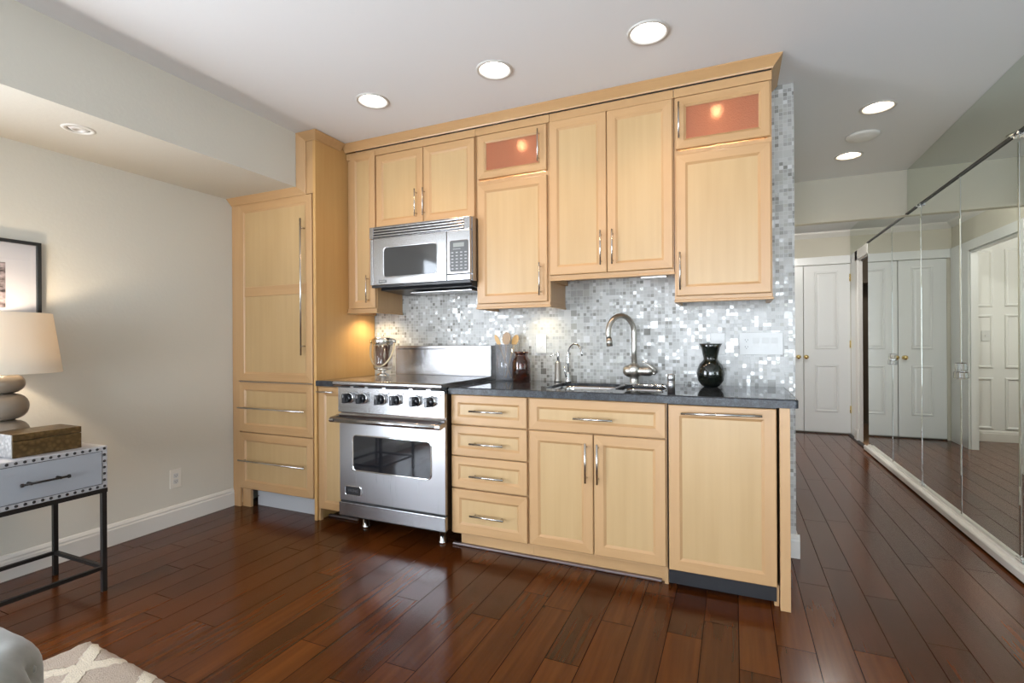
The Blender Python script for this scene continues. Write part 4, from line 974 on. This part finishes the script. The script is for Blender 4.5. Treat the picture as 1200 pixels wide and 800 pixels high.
# cooktop with rounded nose
nose = [(3.06, 0.902), (3.06, 0.936), (2.40, 0.936)]+[(2.385+0.017*math.cos(a), 0.919+0.017*math.sin(a)) for a in [PI/2+PI*i/8 for i in range(9)]]+[(2.40, 0.902)]
MB().prism(nose, 'x', RX0-0.014, RX1+0.0, smooth=False).build('cooktop', M_STEEL, rg)
MB().box(RX0+0.02, RX1-0.02, 2.405, 2.43, 0.894, 0.903).build('vent_gap_shade', M_DARK, rg)  # dark block paints the shade in the gap below the cooktop
for x in (-2.13, -2.02, -1.89, -1.70, -1.58): MB().box(x-0.012, x+0.012, 2.400, 2.42, 0.894, 0.903).build('vent_tab', M_STEEL, rg)
cp = MB().box(RX0, RX1, 2.400, 2.43, 0.742, 0.894, bev=0.002).box(RX0, RX1, 2.396, 2.402, 0.770, 0.773).build('control_panel', M_STEEL, rg)
KX = [-2.145, -2.040, -1.905, -1.797, -1.660, -1.562]
for x in KX:
    z = 0.832
    k = MB().lathe([(0.0, 0), (0.034, 0), (0.034, -0.006), (0.030, -0.012), (0.027, -0.012), (0.027, -0.004), (0, -0.004)], (x, 2.400, z), 32, axis='y').build('knob_bezel', M_CHROME, cp)
    kb = MB().lathe([(0, -0.004), (0.025, -0.004), (0.025, -0.026), (0.021, -0.031), (0, -0.031)], (x, 2.400, z), 28, axis='y')
    kb.box(x-0.012, x+0.012, 2.400-0.060, 2.400-0.02, z-0.028, z+0.028, bev=0.004)
    kb.box(x-0.0012, x+0.0012, 2.400-0.0605, 2.400-0.058, z+0.006, z+0.022, mi=1)
    kb.build('knob', [M_KNOB, M_TEXT], rg)
for x, dz in ((-1.852, 0.036), (-1.750, 0.038), (-1.497, 0.036)):
    MB().box(x-0.0035, x+0.0035, 2.3985, 2.4005, 0.832+dz-0.005, 0.832+dz+0.005).build('burner_mark', M_BLACK, rg)
# oven door
od = MB()
od.prism([(2.43, 0.198), (2.412, 0.198), (2.408, 0.203), (2.408, 0.700), (2.404, 0.716), (2.40, 0.726), (2.404, 0.732), (2.43, 0.732)], 'x', RX0+0.004, RX1-0.001)
od = od.build('oven_door', M_STEELV, rg)
def rr_plate(x0, x1, z0, z1, r, y0, y1):
    lp = rrect(x0, x1, z0, z1, r); return MB().prism(lp, 'y', y0, y1)
def rr_frame(x0, x1, z0, z1, r, w, yf, yb):
    a = rrect(x0-w, x1+w, z0-w, z1+w, r+w); b = rrect(x0, x1, z0, z1, r); n = len(a)
    m_ = rrect(x0-w*0.5, x1+w*0.5, z0-w*0.5, z1+w*0.5, r+w*0.5)
    vs = [(x, yb, z) for x, z in a]+[(x, yf, z) for x, z in m_]+[(x, yb, z) for x, z in b]; fs = []
    for k in range(2):
        for i in range(n): fs.append([k*n+i, k*n+(i+1) % n, (k+1)*n+(i+1) % n, (k+1)*n+i])
    return MB().add(vs, fs, 0, True)
rr_plate(-2.125, -1.572, 0.394, 0.600, 0.022, 2.405, 2.410).build('oven_window', M_BLACKGLASS, od)
rr_frame(-2.125, -1.572, 0.394, 0.600, 0.022, 0.009, 2.400, 2.4085).build('window_trim', M_CHROME, od)
rr_plate(-2.185, -2.070, 0.240, 0.288, 0.008, 2.403, 2.409).build('nameplate', M_BLACK, od)
rr_frame(-2.185, -2.070, 0.240, 0.288, 0.008, 0.005, 2.401, 2.4085).build('nameplate_trim', M_CHROME, od)
text('VIKING', 'nameplate_lettering', 0.024, (-2.1275, 2.4025, 0.264), (PI/2, 0, 0), M_GREYPAD, od)
hb = MB().tube((RX0-0.012, 2.352, 0.700), (RX1+0.004, 2.352, 0.700), 0.0165, n=20)
hb.build('oven_handle', M_STEEL, od)
for x in (RX0-0.014, RX1-0.022):
    MB().prism([(2.408, 0.726), (2.395, 0.722), (2.350, 0.716), (2.337, 0.708), (2.334, 0.698), (2.338, 0.688), (2.350, 0.684), (2.372, 0.690), (2.408, 0.700)], 'x', x, x+0.030).build('handle_bracket', M_STEEL, od)
MB().box(RX0+0.006, RX1-0.002, 2.414, 2.43, 0.1, 0.197).box(RX0+0.001, RX1-0.0, 2.402, 2.43, 0.108, 0.188, bev=0.002, mi=1).build('kick_panel', [M_DARK, M_STEEL], rg)
for x, y in ((-2.135, 2.53), (-1.555, 2.505), (-2.135, 2.98), (-1.555, 2.98)):
    MB().lathe([(0, 0), (0.024, 0), (0.024, 0.012), (0.019, 0.016), (0.019, 0.112), (0, 0.112)], (x, y, 0), 20).build('leg', M_CHROME, rg)
# backguard
bg = MB().box(RX0-0.012, RX1-0.004, 2.995, 3.074, 0.936, 1.142, bev=0.003)
bg = bg.build('backguard', M_STEEL, rg)
MB().box(RX0+0.005, RX1-0.025, 2.9925, 2.9955, 1.116, 1.121, mi=0).box(RX0+0.005, RX1-0.025, 2.988, 2.9955, 1.124, 1.128, mi=1).build('shelf_slot', [M_DARK, M_STEEL], rg)  # dark strip paints the slot's shade below the steel ledge

# ------------------------------------------------------------------ microwave
mw = thing('microwave', (-1.84, 2.88, 1.53), 'stainless over-the-range microwave with grey keypad', 'microwave')
MX0, MX1, MY = -2.228, -1.466, 2.69
MB().box(MX0, MX1+0.004, MY+0.028, 3.076, 1.545, 1.936).build('body', M_STEEL, mw)
MB().prism([(2.74, 1.545), (2.73, 1.515), (3.02, 1.500), (3.06, 1.545)], 'x', MX0+0.06, MX1-0.01).build('underside_hood', M_BLACK, mw)
MB().box(MX0+0.25, MX1-0.05, 2.80, 2.95, 1.494, 1.502, bev=0.002).build('filter_plate', M_STEEL, mw)
g = MB().box(MX0, MX1, MY+0.006, MY+0.03, 1.858, 1.936, bev=0.002)
g.box(MX0, MX0+0.032, MY-0.002, MY+0.01, 1.858, 1.934, bev=0.002); g.box(MX1-0.04, MX1, MY-0.002, MY+0.01, 1.858, 1.934, bev=0.002)
g = g.build('vent_grille', M_STEEL, mw)
for i in range(4):
    z = 1.866+i*0.0178; MB().box(MX0+0.033, MX1-0.041, MY-0.001, MY+0.006, z, z+0.0088, bev=0.002).build('louvre', M_STEEL, g)
MB().box(MX0+0.033, MX1-0.041, MY+0.0045, MY+0.007, 1.861, 1.932).build('vent_backing', M_DARK, g)
dr = MB().box(MX0+0.030, -1.634, MY, MY+0.027, 1.548, 1.855, bev=0.003).box(MX0, MX0+0.027, MY+0.002, MY+0.027, 1.548, 1.855, bev=0.003).build('door', M_STEEL, mw)
rr_plate(-2.108, -1.704, 1.600, 1.788, 0.02, MY-0.003, MY+0.004).build('door_window', M_MWGLASS, dr)
rr_frame(-2.108, -1.704, 1.600, 1.788, 0.02, 0.010, MY-0.006, MY+0.001).build('window_trim', M_STEEL, dr)
MB().box(-2.152, -2.092, MY-0.002, MY+0.001, 1.560, 1.580, bev=0.0008).build('badge', M_GREYPAD, dr)
text('VIKING', 'badge_lettering', 0.0155, (-2.122, MY-0.0025, 1.5695), (PI/2, 0, 0), M_PLATE, dr)
MB().box(-2.222, -1.470, MY+0.012, MY+0.03, 1.532, 1.546).build('bottom_lip', M_BLACK, mw)
c = MB().box(-1.630, MX1, MY, MY+0.027, 1.588, 1.855, bev=0.003).box(-1.630, MX1, MY, MY+0.027, 1.548, 1.584, bev=0.003).build('control_panel', M_STEEL, mw)
rr_plate(-1.604, -1.480, 1.602, 1.790, 0.010, MY-0.002, MY+0.002).build('keypad', M_GREYPAD, c)
rr_frame(-1.604, -1.480, 1.602, 1.790, 0.010, 0.004, MY-0.004, MY+0.001).build('keypad_trim', M_DKSTEEL, c)
MB().box(-1.582, -1.506, MY-0.0028, MY-0.0015, 1.752, 1.777).build('display', M_LCD, c)
kp = MB()
for r in range(6):
    for q in range(4):
        x = -1.588+q*0.031; z = 1.618+r*0.020
        kp.box(x-0.0075, x+0.0075, MY-0.0026, MY-0.0015, z-0.0035, z+0.0035)
kp.box(-1.585, -1.530, MY-0.0026, MY-0.0015, 1.738, 1.741)
kp.build('buttons', simple('button_grey', (0.34, 0.35, 0.36), 0.4), c)

# ------------------------------------------------------------------ wall plates
def outlet(t, cx, cz, y, ax='y', sgn=-1):
    for dz in (-0.019, 0.019):
        mb = MB()
        if ax == 'y':
            mb.prism(rrect(cx-0.016, cx+0.016, cz+dz-0.0145, cz+dz+0.0145, 0.008), 'y', y-0.002, y)
            mb.box(cx-0.0075, cx-0.0055, y-0.0024, y-0.0019, cz+dz-0.002, cz+dz+0.006, mi=1); mb.box(cx+0.0055, cx+0.0075, y-0.0024, y-0.0019, cz+dz-0.002, cz+dz+0.006, mi=1)
            mb.box(cx-0.002, cx+0.002, y-0.0024, y-0.0019, cz+dz-0.010, cz+dz-0.006, mi=1)
        else:
            mb.prism(rrect(cx-0.016, cx+0.016, cz+dz-0.0145, cz+dz+0.0145, 0.008), 'x', y, y+0.002)
            mb.box(y+0.0019, y+0.0024, cx-0.0075, cx-0.0055, cz+dz-0.002, cz+dz+0.006, mi=1); mb.box(y+0.0019, y+0.0024, cx+0.0055, cx+0.0075, cz+dz-0.002, cz+dz+0.006, mi=1)
            mb.box(y+0.0019, y+0.0024, cx-0.002, cx+0.002, cz+dz-0.010, cz+dz-0.006, mi=1)
        mb.build('socket', [M_PLATE, M_DARK], t)
YT = YK-0.009
t = thing('wall_outlet', (-1.152, YT, 1.15), 'white double outlet on the mosaic above the soap dispenser', 'outlet')
MB().box(-1.188, -1.116, YT-0.006, YT-0.0002, 1.090, 1.212, bev=0.002).build('cover_plate', M_PLATE, t); outlet(t, -1.152, 1.151, YT-0.006)
t = thing('switch_plate', (0.135, YT, 1.15), 'wide white plate with an outlet and three rocker switches on the mosaic', 'switch')
MB().box(0.028, 0.243, YT-0.006, YT-0.0002, 1.088, 1.210, bev=0.002).build('cover_plate', M_PLATE, t); outlet(t, 0.063, 1.149, YT-0.006)
for x in (0.110, 0.157, 0.202):
    MB().prism([(YT-0.006, 1.116), (YT-0.0085, 1.116), (YT-0.0065, 1.149), (YT-0.010, 1.182), (YT-0.006, 1.182)], 'x', x-0.0165, x+0.0165).build('rocker', M_PLATE, t)
t = MB().box(-0.122, -0.046, YT-0.006, YT-0.0002, 1.088, 1.210, bev=0.002).build('blank_plate', M_PLATE, None, base=(-0.085, YT, 1.15))
tag(t, 'plain white cover plate on the mosaic behind the black vase', 'wall plate')
t = thing('wall_outlet', (XL, 2.085, 0.296), 'cream double outlet low on the greige left wall', 'outlet')
MB().box(XL+0.0002, XL+0.006, 2.050, 2.122, 0.236, 0.356, bev=0.002).build('cover_plate', M_OUTW, t); outlet(t, 2.086, 0.296, XL+0.006, ax='x')
t = thing('light_switch', (-0.03, 7.415, 1.2), 'white toggle switch on the alcove panelling, seen in the mirror', 'switch')
MB().box(-0.075, 0.0, 7.411, 7.4155, 1.14, 1.26, bev=0.002).build('cover_plate', M_PLATE, t); MB().box(-0.043, -0.033, 7.402, 7.412, 1.19, 1.21).build('toggle', M_PLATE, t)

# ------------------------------------------------------------------ ceiling lights
def can_light(x, y, label, warm=False, energy=8):
    t = thing('recessed_light', (x, y, ZC), label, 'ceiling light', 'recessed ceiling lights')
    MB().lathe([(0.076, 0.004), (0.078, -0.004), (0.090, -0.006), (0.094, 0.0), (0.094, 0.0005)], (x, y, ZC-0.0006), 40).build('trim_ring', M_RIM, t)
    MB().lathe([(0.0775, 0.0), (0.0775, 0.002), (0.060, 0.10), (0.0, 0.10)], (x, y, ZC), 40).build('reflector', M_CANW, t)
    MB().lathe([(0.0, 0.02), (0.030, 0.024), (0.046, 0.040), (0.050, 0.060), (0.045, 0.085), (0, 0.09)], (x, y, ZC), 32).build('bulb', M_EMITW if warm else M_EMIT, t)
    l = bpy.data.lights.new('can_bulb', 'SPOT'); l.energy = energy; l.color = (1.0, 0.80, 0.60) if warm else (1.0, 0.62, 0.33)
    l.shadow_soft_size = 0.05; l.spot_size = math.radians(125); l.spot_blend = 0.7
    lo = bpy.data.objects.new('can_bulb', l); COL.objects.link(lo); lo.parent = t; lo.location = (0, 0, -0.012)
can_light(*KL[0], 'lit recessed ceiling light nearest the tall cabinet')
can_light(*KL[1], 'middle of three lit recessed lights in front of the wall cabinets')
can_light(*KL[2], 'lit recessed ceiling light above the dishwasher end of the counter')
can_light(*HL[0], 'nearer recessed light in the hallway ceiling', True, 14)
can_light(*HL[1], 'farther recessed light in the hallway ceiling', True, 14)
def added_dome_light(x, y, z, label, energy):
    t = thing('added_dome_light', (x, y, z), label, 'ceiling light', 'added dome lights')
    MB().lathe([(0, 0), (0.17, 0), (0.175, -0.012), (0.165, -0.022), (0.0, -0.022)], (x, y, z-0.0005), 40).build('base', M_PULL, t)
    MB().lathe([(0.16, -0.022), (0.155, -0.045), (0.12, -0.075), (0.06, -0.092), (0, -0.096)], (x, y, z), 40).build('glass_dome', simple('opal_glass', (1, 1, 1), 0.4, emit=((1.0, 0.97, 0.93), 5)), t)
    l = bpy.data.lights.new('added_dome_bulb', 'POINT'); l.energy = energy; l.color = (1.0, 0.96, 0.91); l.shadow_soft_size = 0.03
    lo = bpy.data.objects.new('added_dome_bulb', l); COL.objects.link(lo); lo.parent = t; lo.location = (0, 0, -0.135)
added_dome_light(0.78, 5.42, ZH, 'added unseen dome light on the far hallway ceiling behind the header', 38)  # added out of view to brighten the far hall and its doors
added_dome_light(-0.7, 6.3, ZH, 'added unseen dome light on the entry alcove ceiling', 52)  # added, unseen lamp that lifts the light in the alcove
added_dome_light(2.0, 7.3, 2.5, 'added unseen dome light inside the closet beyond the narrow doorway', 8)  # lamp added so the closet does not go black
t = MB().lathe([(0, -0.030), (0.045, -0.030), (0.060, -0.026), (0.075, -0.020), (0.085, -0.018), (0.098, -0.010), (0.100, 0), (0, 0)], (0.804, 4.073, ZC-0.0005), 40).build('smoke_detector', M_TRIMW, None, base=(0.804, 4.073, ZC))
tag(t, 'round white smoke detector between the two hallway ceiling lights', 'smoke detector')
t = thing('recessed_light', (-2.86, 1.36, 2.195), 'unlit eyeball spotlight in the soffit above the lamp', 'ceiling light')
MB().lathe([(0.044, 0.003), (0.046, -0.004), (0.062, -0.003), (0.066, 0.0)], (-2.86, 1.36, 2.1945), 32).build('trim_ring', M_TRIMW, t)
MB().lathe([(0.0, 0.012), (0.018, 0.010), (0.0185, -0.006), (0.032, -0.003), (0.045, 0.006)], (-2.86, 1.36, 2.195), 28).lathe([(0, 0.011), (0.017, 0.009)], (-2.86, 1.36, 2.195), 28, mi=1).build('eyeball', [M_CANW, M_DARK], t)
MB().lathe([(0.0455, 0.0), (0.0455, 0.06), (0, 0.06)], (-2.86, 1.36, 2.195), 28).build('housing', M_DARK, t)

# ================================================================== left side furniture
ns = thing('nightstand', (-2.94, 1.155, 0), 'grey nailhead-trimmed side table with one drawer on a black metal frame', 'side table')
NX0, NX1, NY0, NY1 = -3.165, -2.72, 0.91, 1.40
MB().box(NX0, NX1, NY0, NY1, 0.488, 0.687, bev=0.003).build('cabinet_box', M_NTOP, ns)
MB().box(NX1-0.01, NX1+0.0012, NY0+0.0215, NY1-0.0215, 0.5095, 0.6655).build('drawer_gap_shade', M_DARK, ns)  # dark plate paints the shade line around the drawer
d = MB().box(NX1-0.01, NX1+0.004, NY0+0.024, NY1-0.024, 0.512, 0.663, bev=0.002).build('drawer', M_NSTAND, ns)
MB().tube((NX1+0.032, 1.070, 0.586), (NX1+0.032, 1.240, 0.586), 0.0045, n=10).lathe([(0, -0.006), (0.008, -0.004), (0.008, 0.004), (0, 0.006)], (NX1+0.032, 1.075, 0.586), 10, axis='y').lathe([(0, -0.006), (0.008, -0.004), (0.008, 0.004), (0, 0.006)], (NX1+0.032, 1.235, 0.586), 10, axis='y').tube((NX1+0.004, 1.105, 0.586), (NX1+0.034, 1.105, 0.586), 0.006).tube((NX1+0.004, 1.205, 0.586), (NX1+0.034, 1.205, 0.586), 0.006).build('handle', M_IRON, d)
nh = None
def nail(y, z):
    global nh
    if nh is None:
        nh = MB().lathe([(0, 0.006), (0.0035, 0.005), (0.0062, 0.001), (0.0064, 0)], (0, 0, 0), 10, axis='x').build('nail_head', M_IRON, ns, base=(0, 0, 0)); o = nh
    else:
        o = nh.copy(); COL.objects.link(o); o.parent = ns
    o.location = Vector((NX1, y, z))-PBASE[ns.name]
k = 17
for i in range(k):
    y = NY0+0.013+(NY1-NY0-0.026)*i/(k-1)
    nail(y, 0.676); nail(y, 0.499)
for i in range(1, 6):
    nail(NY1-0.013, 0.499+0.177*i/6); nail(NY0+0.013, 0.499+0.177*i/6)
s_ = 0.0125
MB().box(NX0, NX1, NY0, NY1, 0.468, 0.4875).build('top_frame', M_IRON, ns)
for x in (NX0+0.002, NX1-0.022):
    for y in (NY0+0.002, NY1-0.022): MB().box(x, x+0.020, y, y+0.020, 0, 0.468, bev=0.001).build('leg', M_IRON, ns)
st = MB()
for y in (NY0+0.004, NY1-0.020): st.box(NX0+0.022, NX1-0.022, y, y+0.016, 0.105, 0.122)
for x in (NX0+0.004, NX1-0.020): st.box(x, x+0.016, NY0+0.022, NY1-0.022, 0.105, 0.122)
st.build('stretcher', M_IRON, ns)
# lamp
LX, LY = -3.07, 1.153
lp = thing('table_lamp', (LX, LY, 0.687), 'table lamp with a stacked taupe pebble base and linen drum shade', 'lamp')
def blob(z, r, h): return [(0.02, z)]+[(r*math.cos(a)**0.55 if math.cos(a) > 0 else 0.02, z+h/2+h/2*math.sin(a)) for a in [-PI/2+PI*i/12 for i in range(1, 12)]]+[(0.02, z+h)]
pr_ = [(0, 0)]+[(0.075, 0), (0.080, 0.006), (0.075, 0.012)]
for z, r, h in ((0.012, 0.100, 0.124), (0.134, 0.097, 0.124), (0.256, 0.084, 0.092)): pr_ += blob(z, r, h)
pr_ += [(0.0, 0.347)]
MB().lathe(pr_, (LX, LY, 0.687), 40).build('base', M_LAMPC, lp)
MB().tube((LX, LY, 1.034), (LX, LY, 1.15), 0.009).build('stem', M_BRASS, lp)
MB().lathe([(0, 0), (0.02, 0.012), (0.032, 0.045), (0.022, 0.075), (0, 0.085)], (LX, LY, 1.13), 20).build('bulb', simple('bulb_frosted', (1, 1, 1), 0.5, emit=((1.0, 0.72, 0.42), 12)), lp)
MB().lathe([(0.215, 1.037), (0.213, 1.036), (0.178, 1.312), (0.180, 1.313), (0.1795, 1.310), (0.2145, 1.040), (0.215, 1.037)], (LX, LY, 0), 56).build('lamp_shade', M_SHADE, lp)
MB().path([(LX-0.178, LY, 1.295), (LX, LY, 1.285), (LX+0.178, LY, 1.295)], 0.002, n=6).path([(LX, LY-0.178, 1.295), (LX, LY, 1.285), (LX, LY+0.178, 1.295)], 0.002, n=6).tube((LX, LY, 1.215), (LX, LY, 1.29), 0.003).build('shade_spider', M_BRASS, lp)
l = bpy.data.lights.new('lamp_bulb', 'POINT'); l.energy = 12; l.color = (1.0, 0.80, 0.58); l.shadow_soft_size = 0.03
lo = bpy.data.objects.new('lamp_bulb', l); COL.objects.link(lo); lo.parent = lp; lo.location = (0.0, 0.0, 1.17-0.687+0.075)
# box
bx = thing('keepsake_box', (-2.86, 1.2, 0.687), 'embossed metal keepsake box with a silver end, in front of the lamp', 'box')
mb = MB().box(-2.955, -2.778, 1.080, 1.325, 0.6875, 0.757, mi=0, bev=0.002)
mb2 = []
b_ = mb.build('box_body', [M_BOXB], bx)
MB().box(-2.955, -2.778, 1.080, 1.325, 0.759, 0.787, bev=0.002).build('lid', M_BOXB, bx)
MB().box(-2.953, -2.780, 1.0775, 1.0803, 0.689, 0.786).build('end_plate', M_BOXS, bx)['label'] = 'hammered silver end plate'
# picture
pc = thing('picture_frame', (XL, 1.1, 1.48), 'black framed photograph with a wide white mat on the left wall', 'picture')
PY0, PY1, PZ0, PZ1 = 0.70, 1.395, 1.235, 1.692
mb = MB(); w = 0.017
for a in ((PY0, PY0+w, PZ0, PZ1), (PY1-w, PY1, PZ0, PZ1), (PY0+w, PY1-w, PZ0, PZ0+w), (PY0+w, PY1-w, PZ1-w, PZ1)): mb.box(XL+0.001, XL+0.030, *a, bev=0.001)
mb.build('frame', M_FRAME, pc)
MB().box(XL+0.001, XL+0.014, PY0+w, PY1-w, PZ0+w, PZ1-w).build('mat_board', M_MATB, pc)
MB().box(XL+0.014, XL+0.0146, 0.84, 1.259, 1.350, 1.575).build('print', M_PRINT, pc)
MB().box(XL+0.018, XL+0.020, PY0+w, PY1-w, PZ0+w, PZ1-w).build('glazing', M_PANE, pc)
# rug
rot = math.radians(-3.5); nx, ny = 110, 90; RW, RD = 2.6, 2.2; vs = []; fs = []
from mathutils import noise
for j in range(ny+1):
    for i in range(nx+1):
        u, v = i/nx*RW, -j/ny*RD
        ed = min(i, nx-i, j, ny-j); fz = 0.018+0.006*noise.noise(Vector((u*28, v*28, 0)))+0.004*noise.noise(Vector((u*70, v*70, 3)))
        if ed == 0:
            fz = 0.001; u += 0.008*noise.noise(Vector((u*30, v*30, 5))); v += 0.008*noise.noise(Vector((u*30, v*30, 9)))
        x = -2.318+u*math.cos(rot)-v*math.sin(rot)*1; y = 1.130+u*math.sin(rot)+v*math.cos(rot)
        vs.append((x, y, fz))
for j in range(ny):
    for i in range(nx): a = j*(nx+1)+i; fs.append([a, a+1, a+nx+2, a+nx+1])
rug = MB().add(vs, fs, 0, True).build('rug', M_RUG, None, base=(-1.1, 0.0, 0)); tag(rug, 'cream and taupe shag rug with a raised trellis pattern', 'rug')
# tufted ottoman
OX, OY, OR, OH = -1.70, 0.335, 0.36, 0.462
ot = thing('tufted_ottoman', (OX, OY, 0), 'round grey button-tufted ottoman at the lower left corner', 'ottoman')
tufts = [(OR*1.0, 2*PI*i/12+(PI/12 if r else 0), z) for r, z in ((0, 0.395), (1, 0.22)) for i in range(12)]
tv = [(OX+(OR)*math.cos(a), OY+OR*math.sin(a), z) for _, a, z in tufts]
top_t = [(OX+rr*math.cos(a), OY+rr*math.sin(a), OH) for rr, k in ((0.24, 10), (0.10, 5)) for a in [2*PI*i/k for i in range(k)]]
prof = [(0.0, OH)]
for i in range(1, 11): prof.append((OR*0.72*i/10, OH))
for i in range(1, 9):
    a = PI/2*(1-i/8); prof.append((OR*0.72+OR*0.28*math.cos(a), OH-OR*0.28+OR*0.28*math.sin(a)))
for i in range(1, 15): prof.append((OR-0.01*i/14, (OH-OR*0.28)*(1-i/14)+0.06*i/14))
vs = []; n = 120; K = len(prof)
for i in range(n):
    t_ = 2*PI*i/n
    for r, z in prof:
        p = Vector((OX+r*math.cos(t_), OY+r*math.sin(t_), z)); dd = min((p-Vector(q)).length for q in tv+top_t)
        dep = 0.026*math.exp(-(dd/0.032)**2)+0.010*math.exp(-(dd/0.07)**2)
        nrm = Vector((math.cos(t_), math.sin(t_), 0)) if z < OH-0.10 else (Vector((math.cos(t_), math.sin(t_), 0))*(r/OR)+Vector((0, 0, 1))*max(0.0, 1-(OH-z)/0.10)).normalized()
        vs.append(p-nrm*dep)
fs = [[i*K+j, ((i+1) % n)*K+j, ((i+1) % n)*K+j+1, i*K+j+1] for i in range(n) for j in range(K-1)]
MB().add(vs, fs, 0, True).build('upholstery', M_TUFT, ot)
bt = None
for q in tv+top_t:
    q = Vector(q); nrm = Vector((q.x-OX, q.y-OY, 0)).normalized() if q.z < OH-0.01 else Vector((0, 0, 1))
    if bt is None:
        bt = MB().lathe([(0, 0.004), (0.006, 0.003), (0.009, -0.001), (0, -0.002)], (0, 0, 0), 12).build('tuft_button', M_TUFT, ot, base=(0, 0, 0)); o = bt
    else: o = bt.copy(); COL.objects.link(o); o.parent = ot
    o.location = q-nrm*0.018-PBASE[ot.name]; o.rotation_euler = nrm.to_track_quat('Z', 'Y').to_euler()
for a in (PI/4, 3*PI/4, 5*PI/4, 7*PI/4):
    MB().tube((OX+0.26*math.cos(a), OY+0.26*math.sin(a), 0.024), (OX+0.26*math.cos(a), OY+0.26*math.sin(a), 0.07), 0.018, 0.024).build('foot', M_IRON, ot)
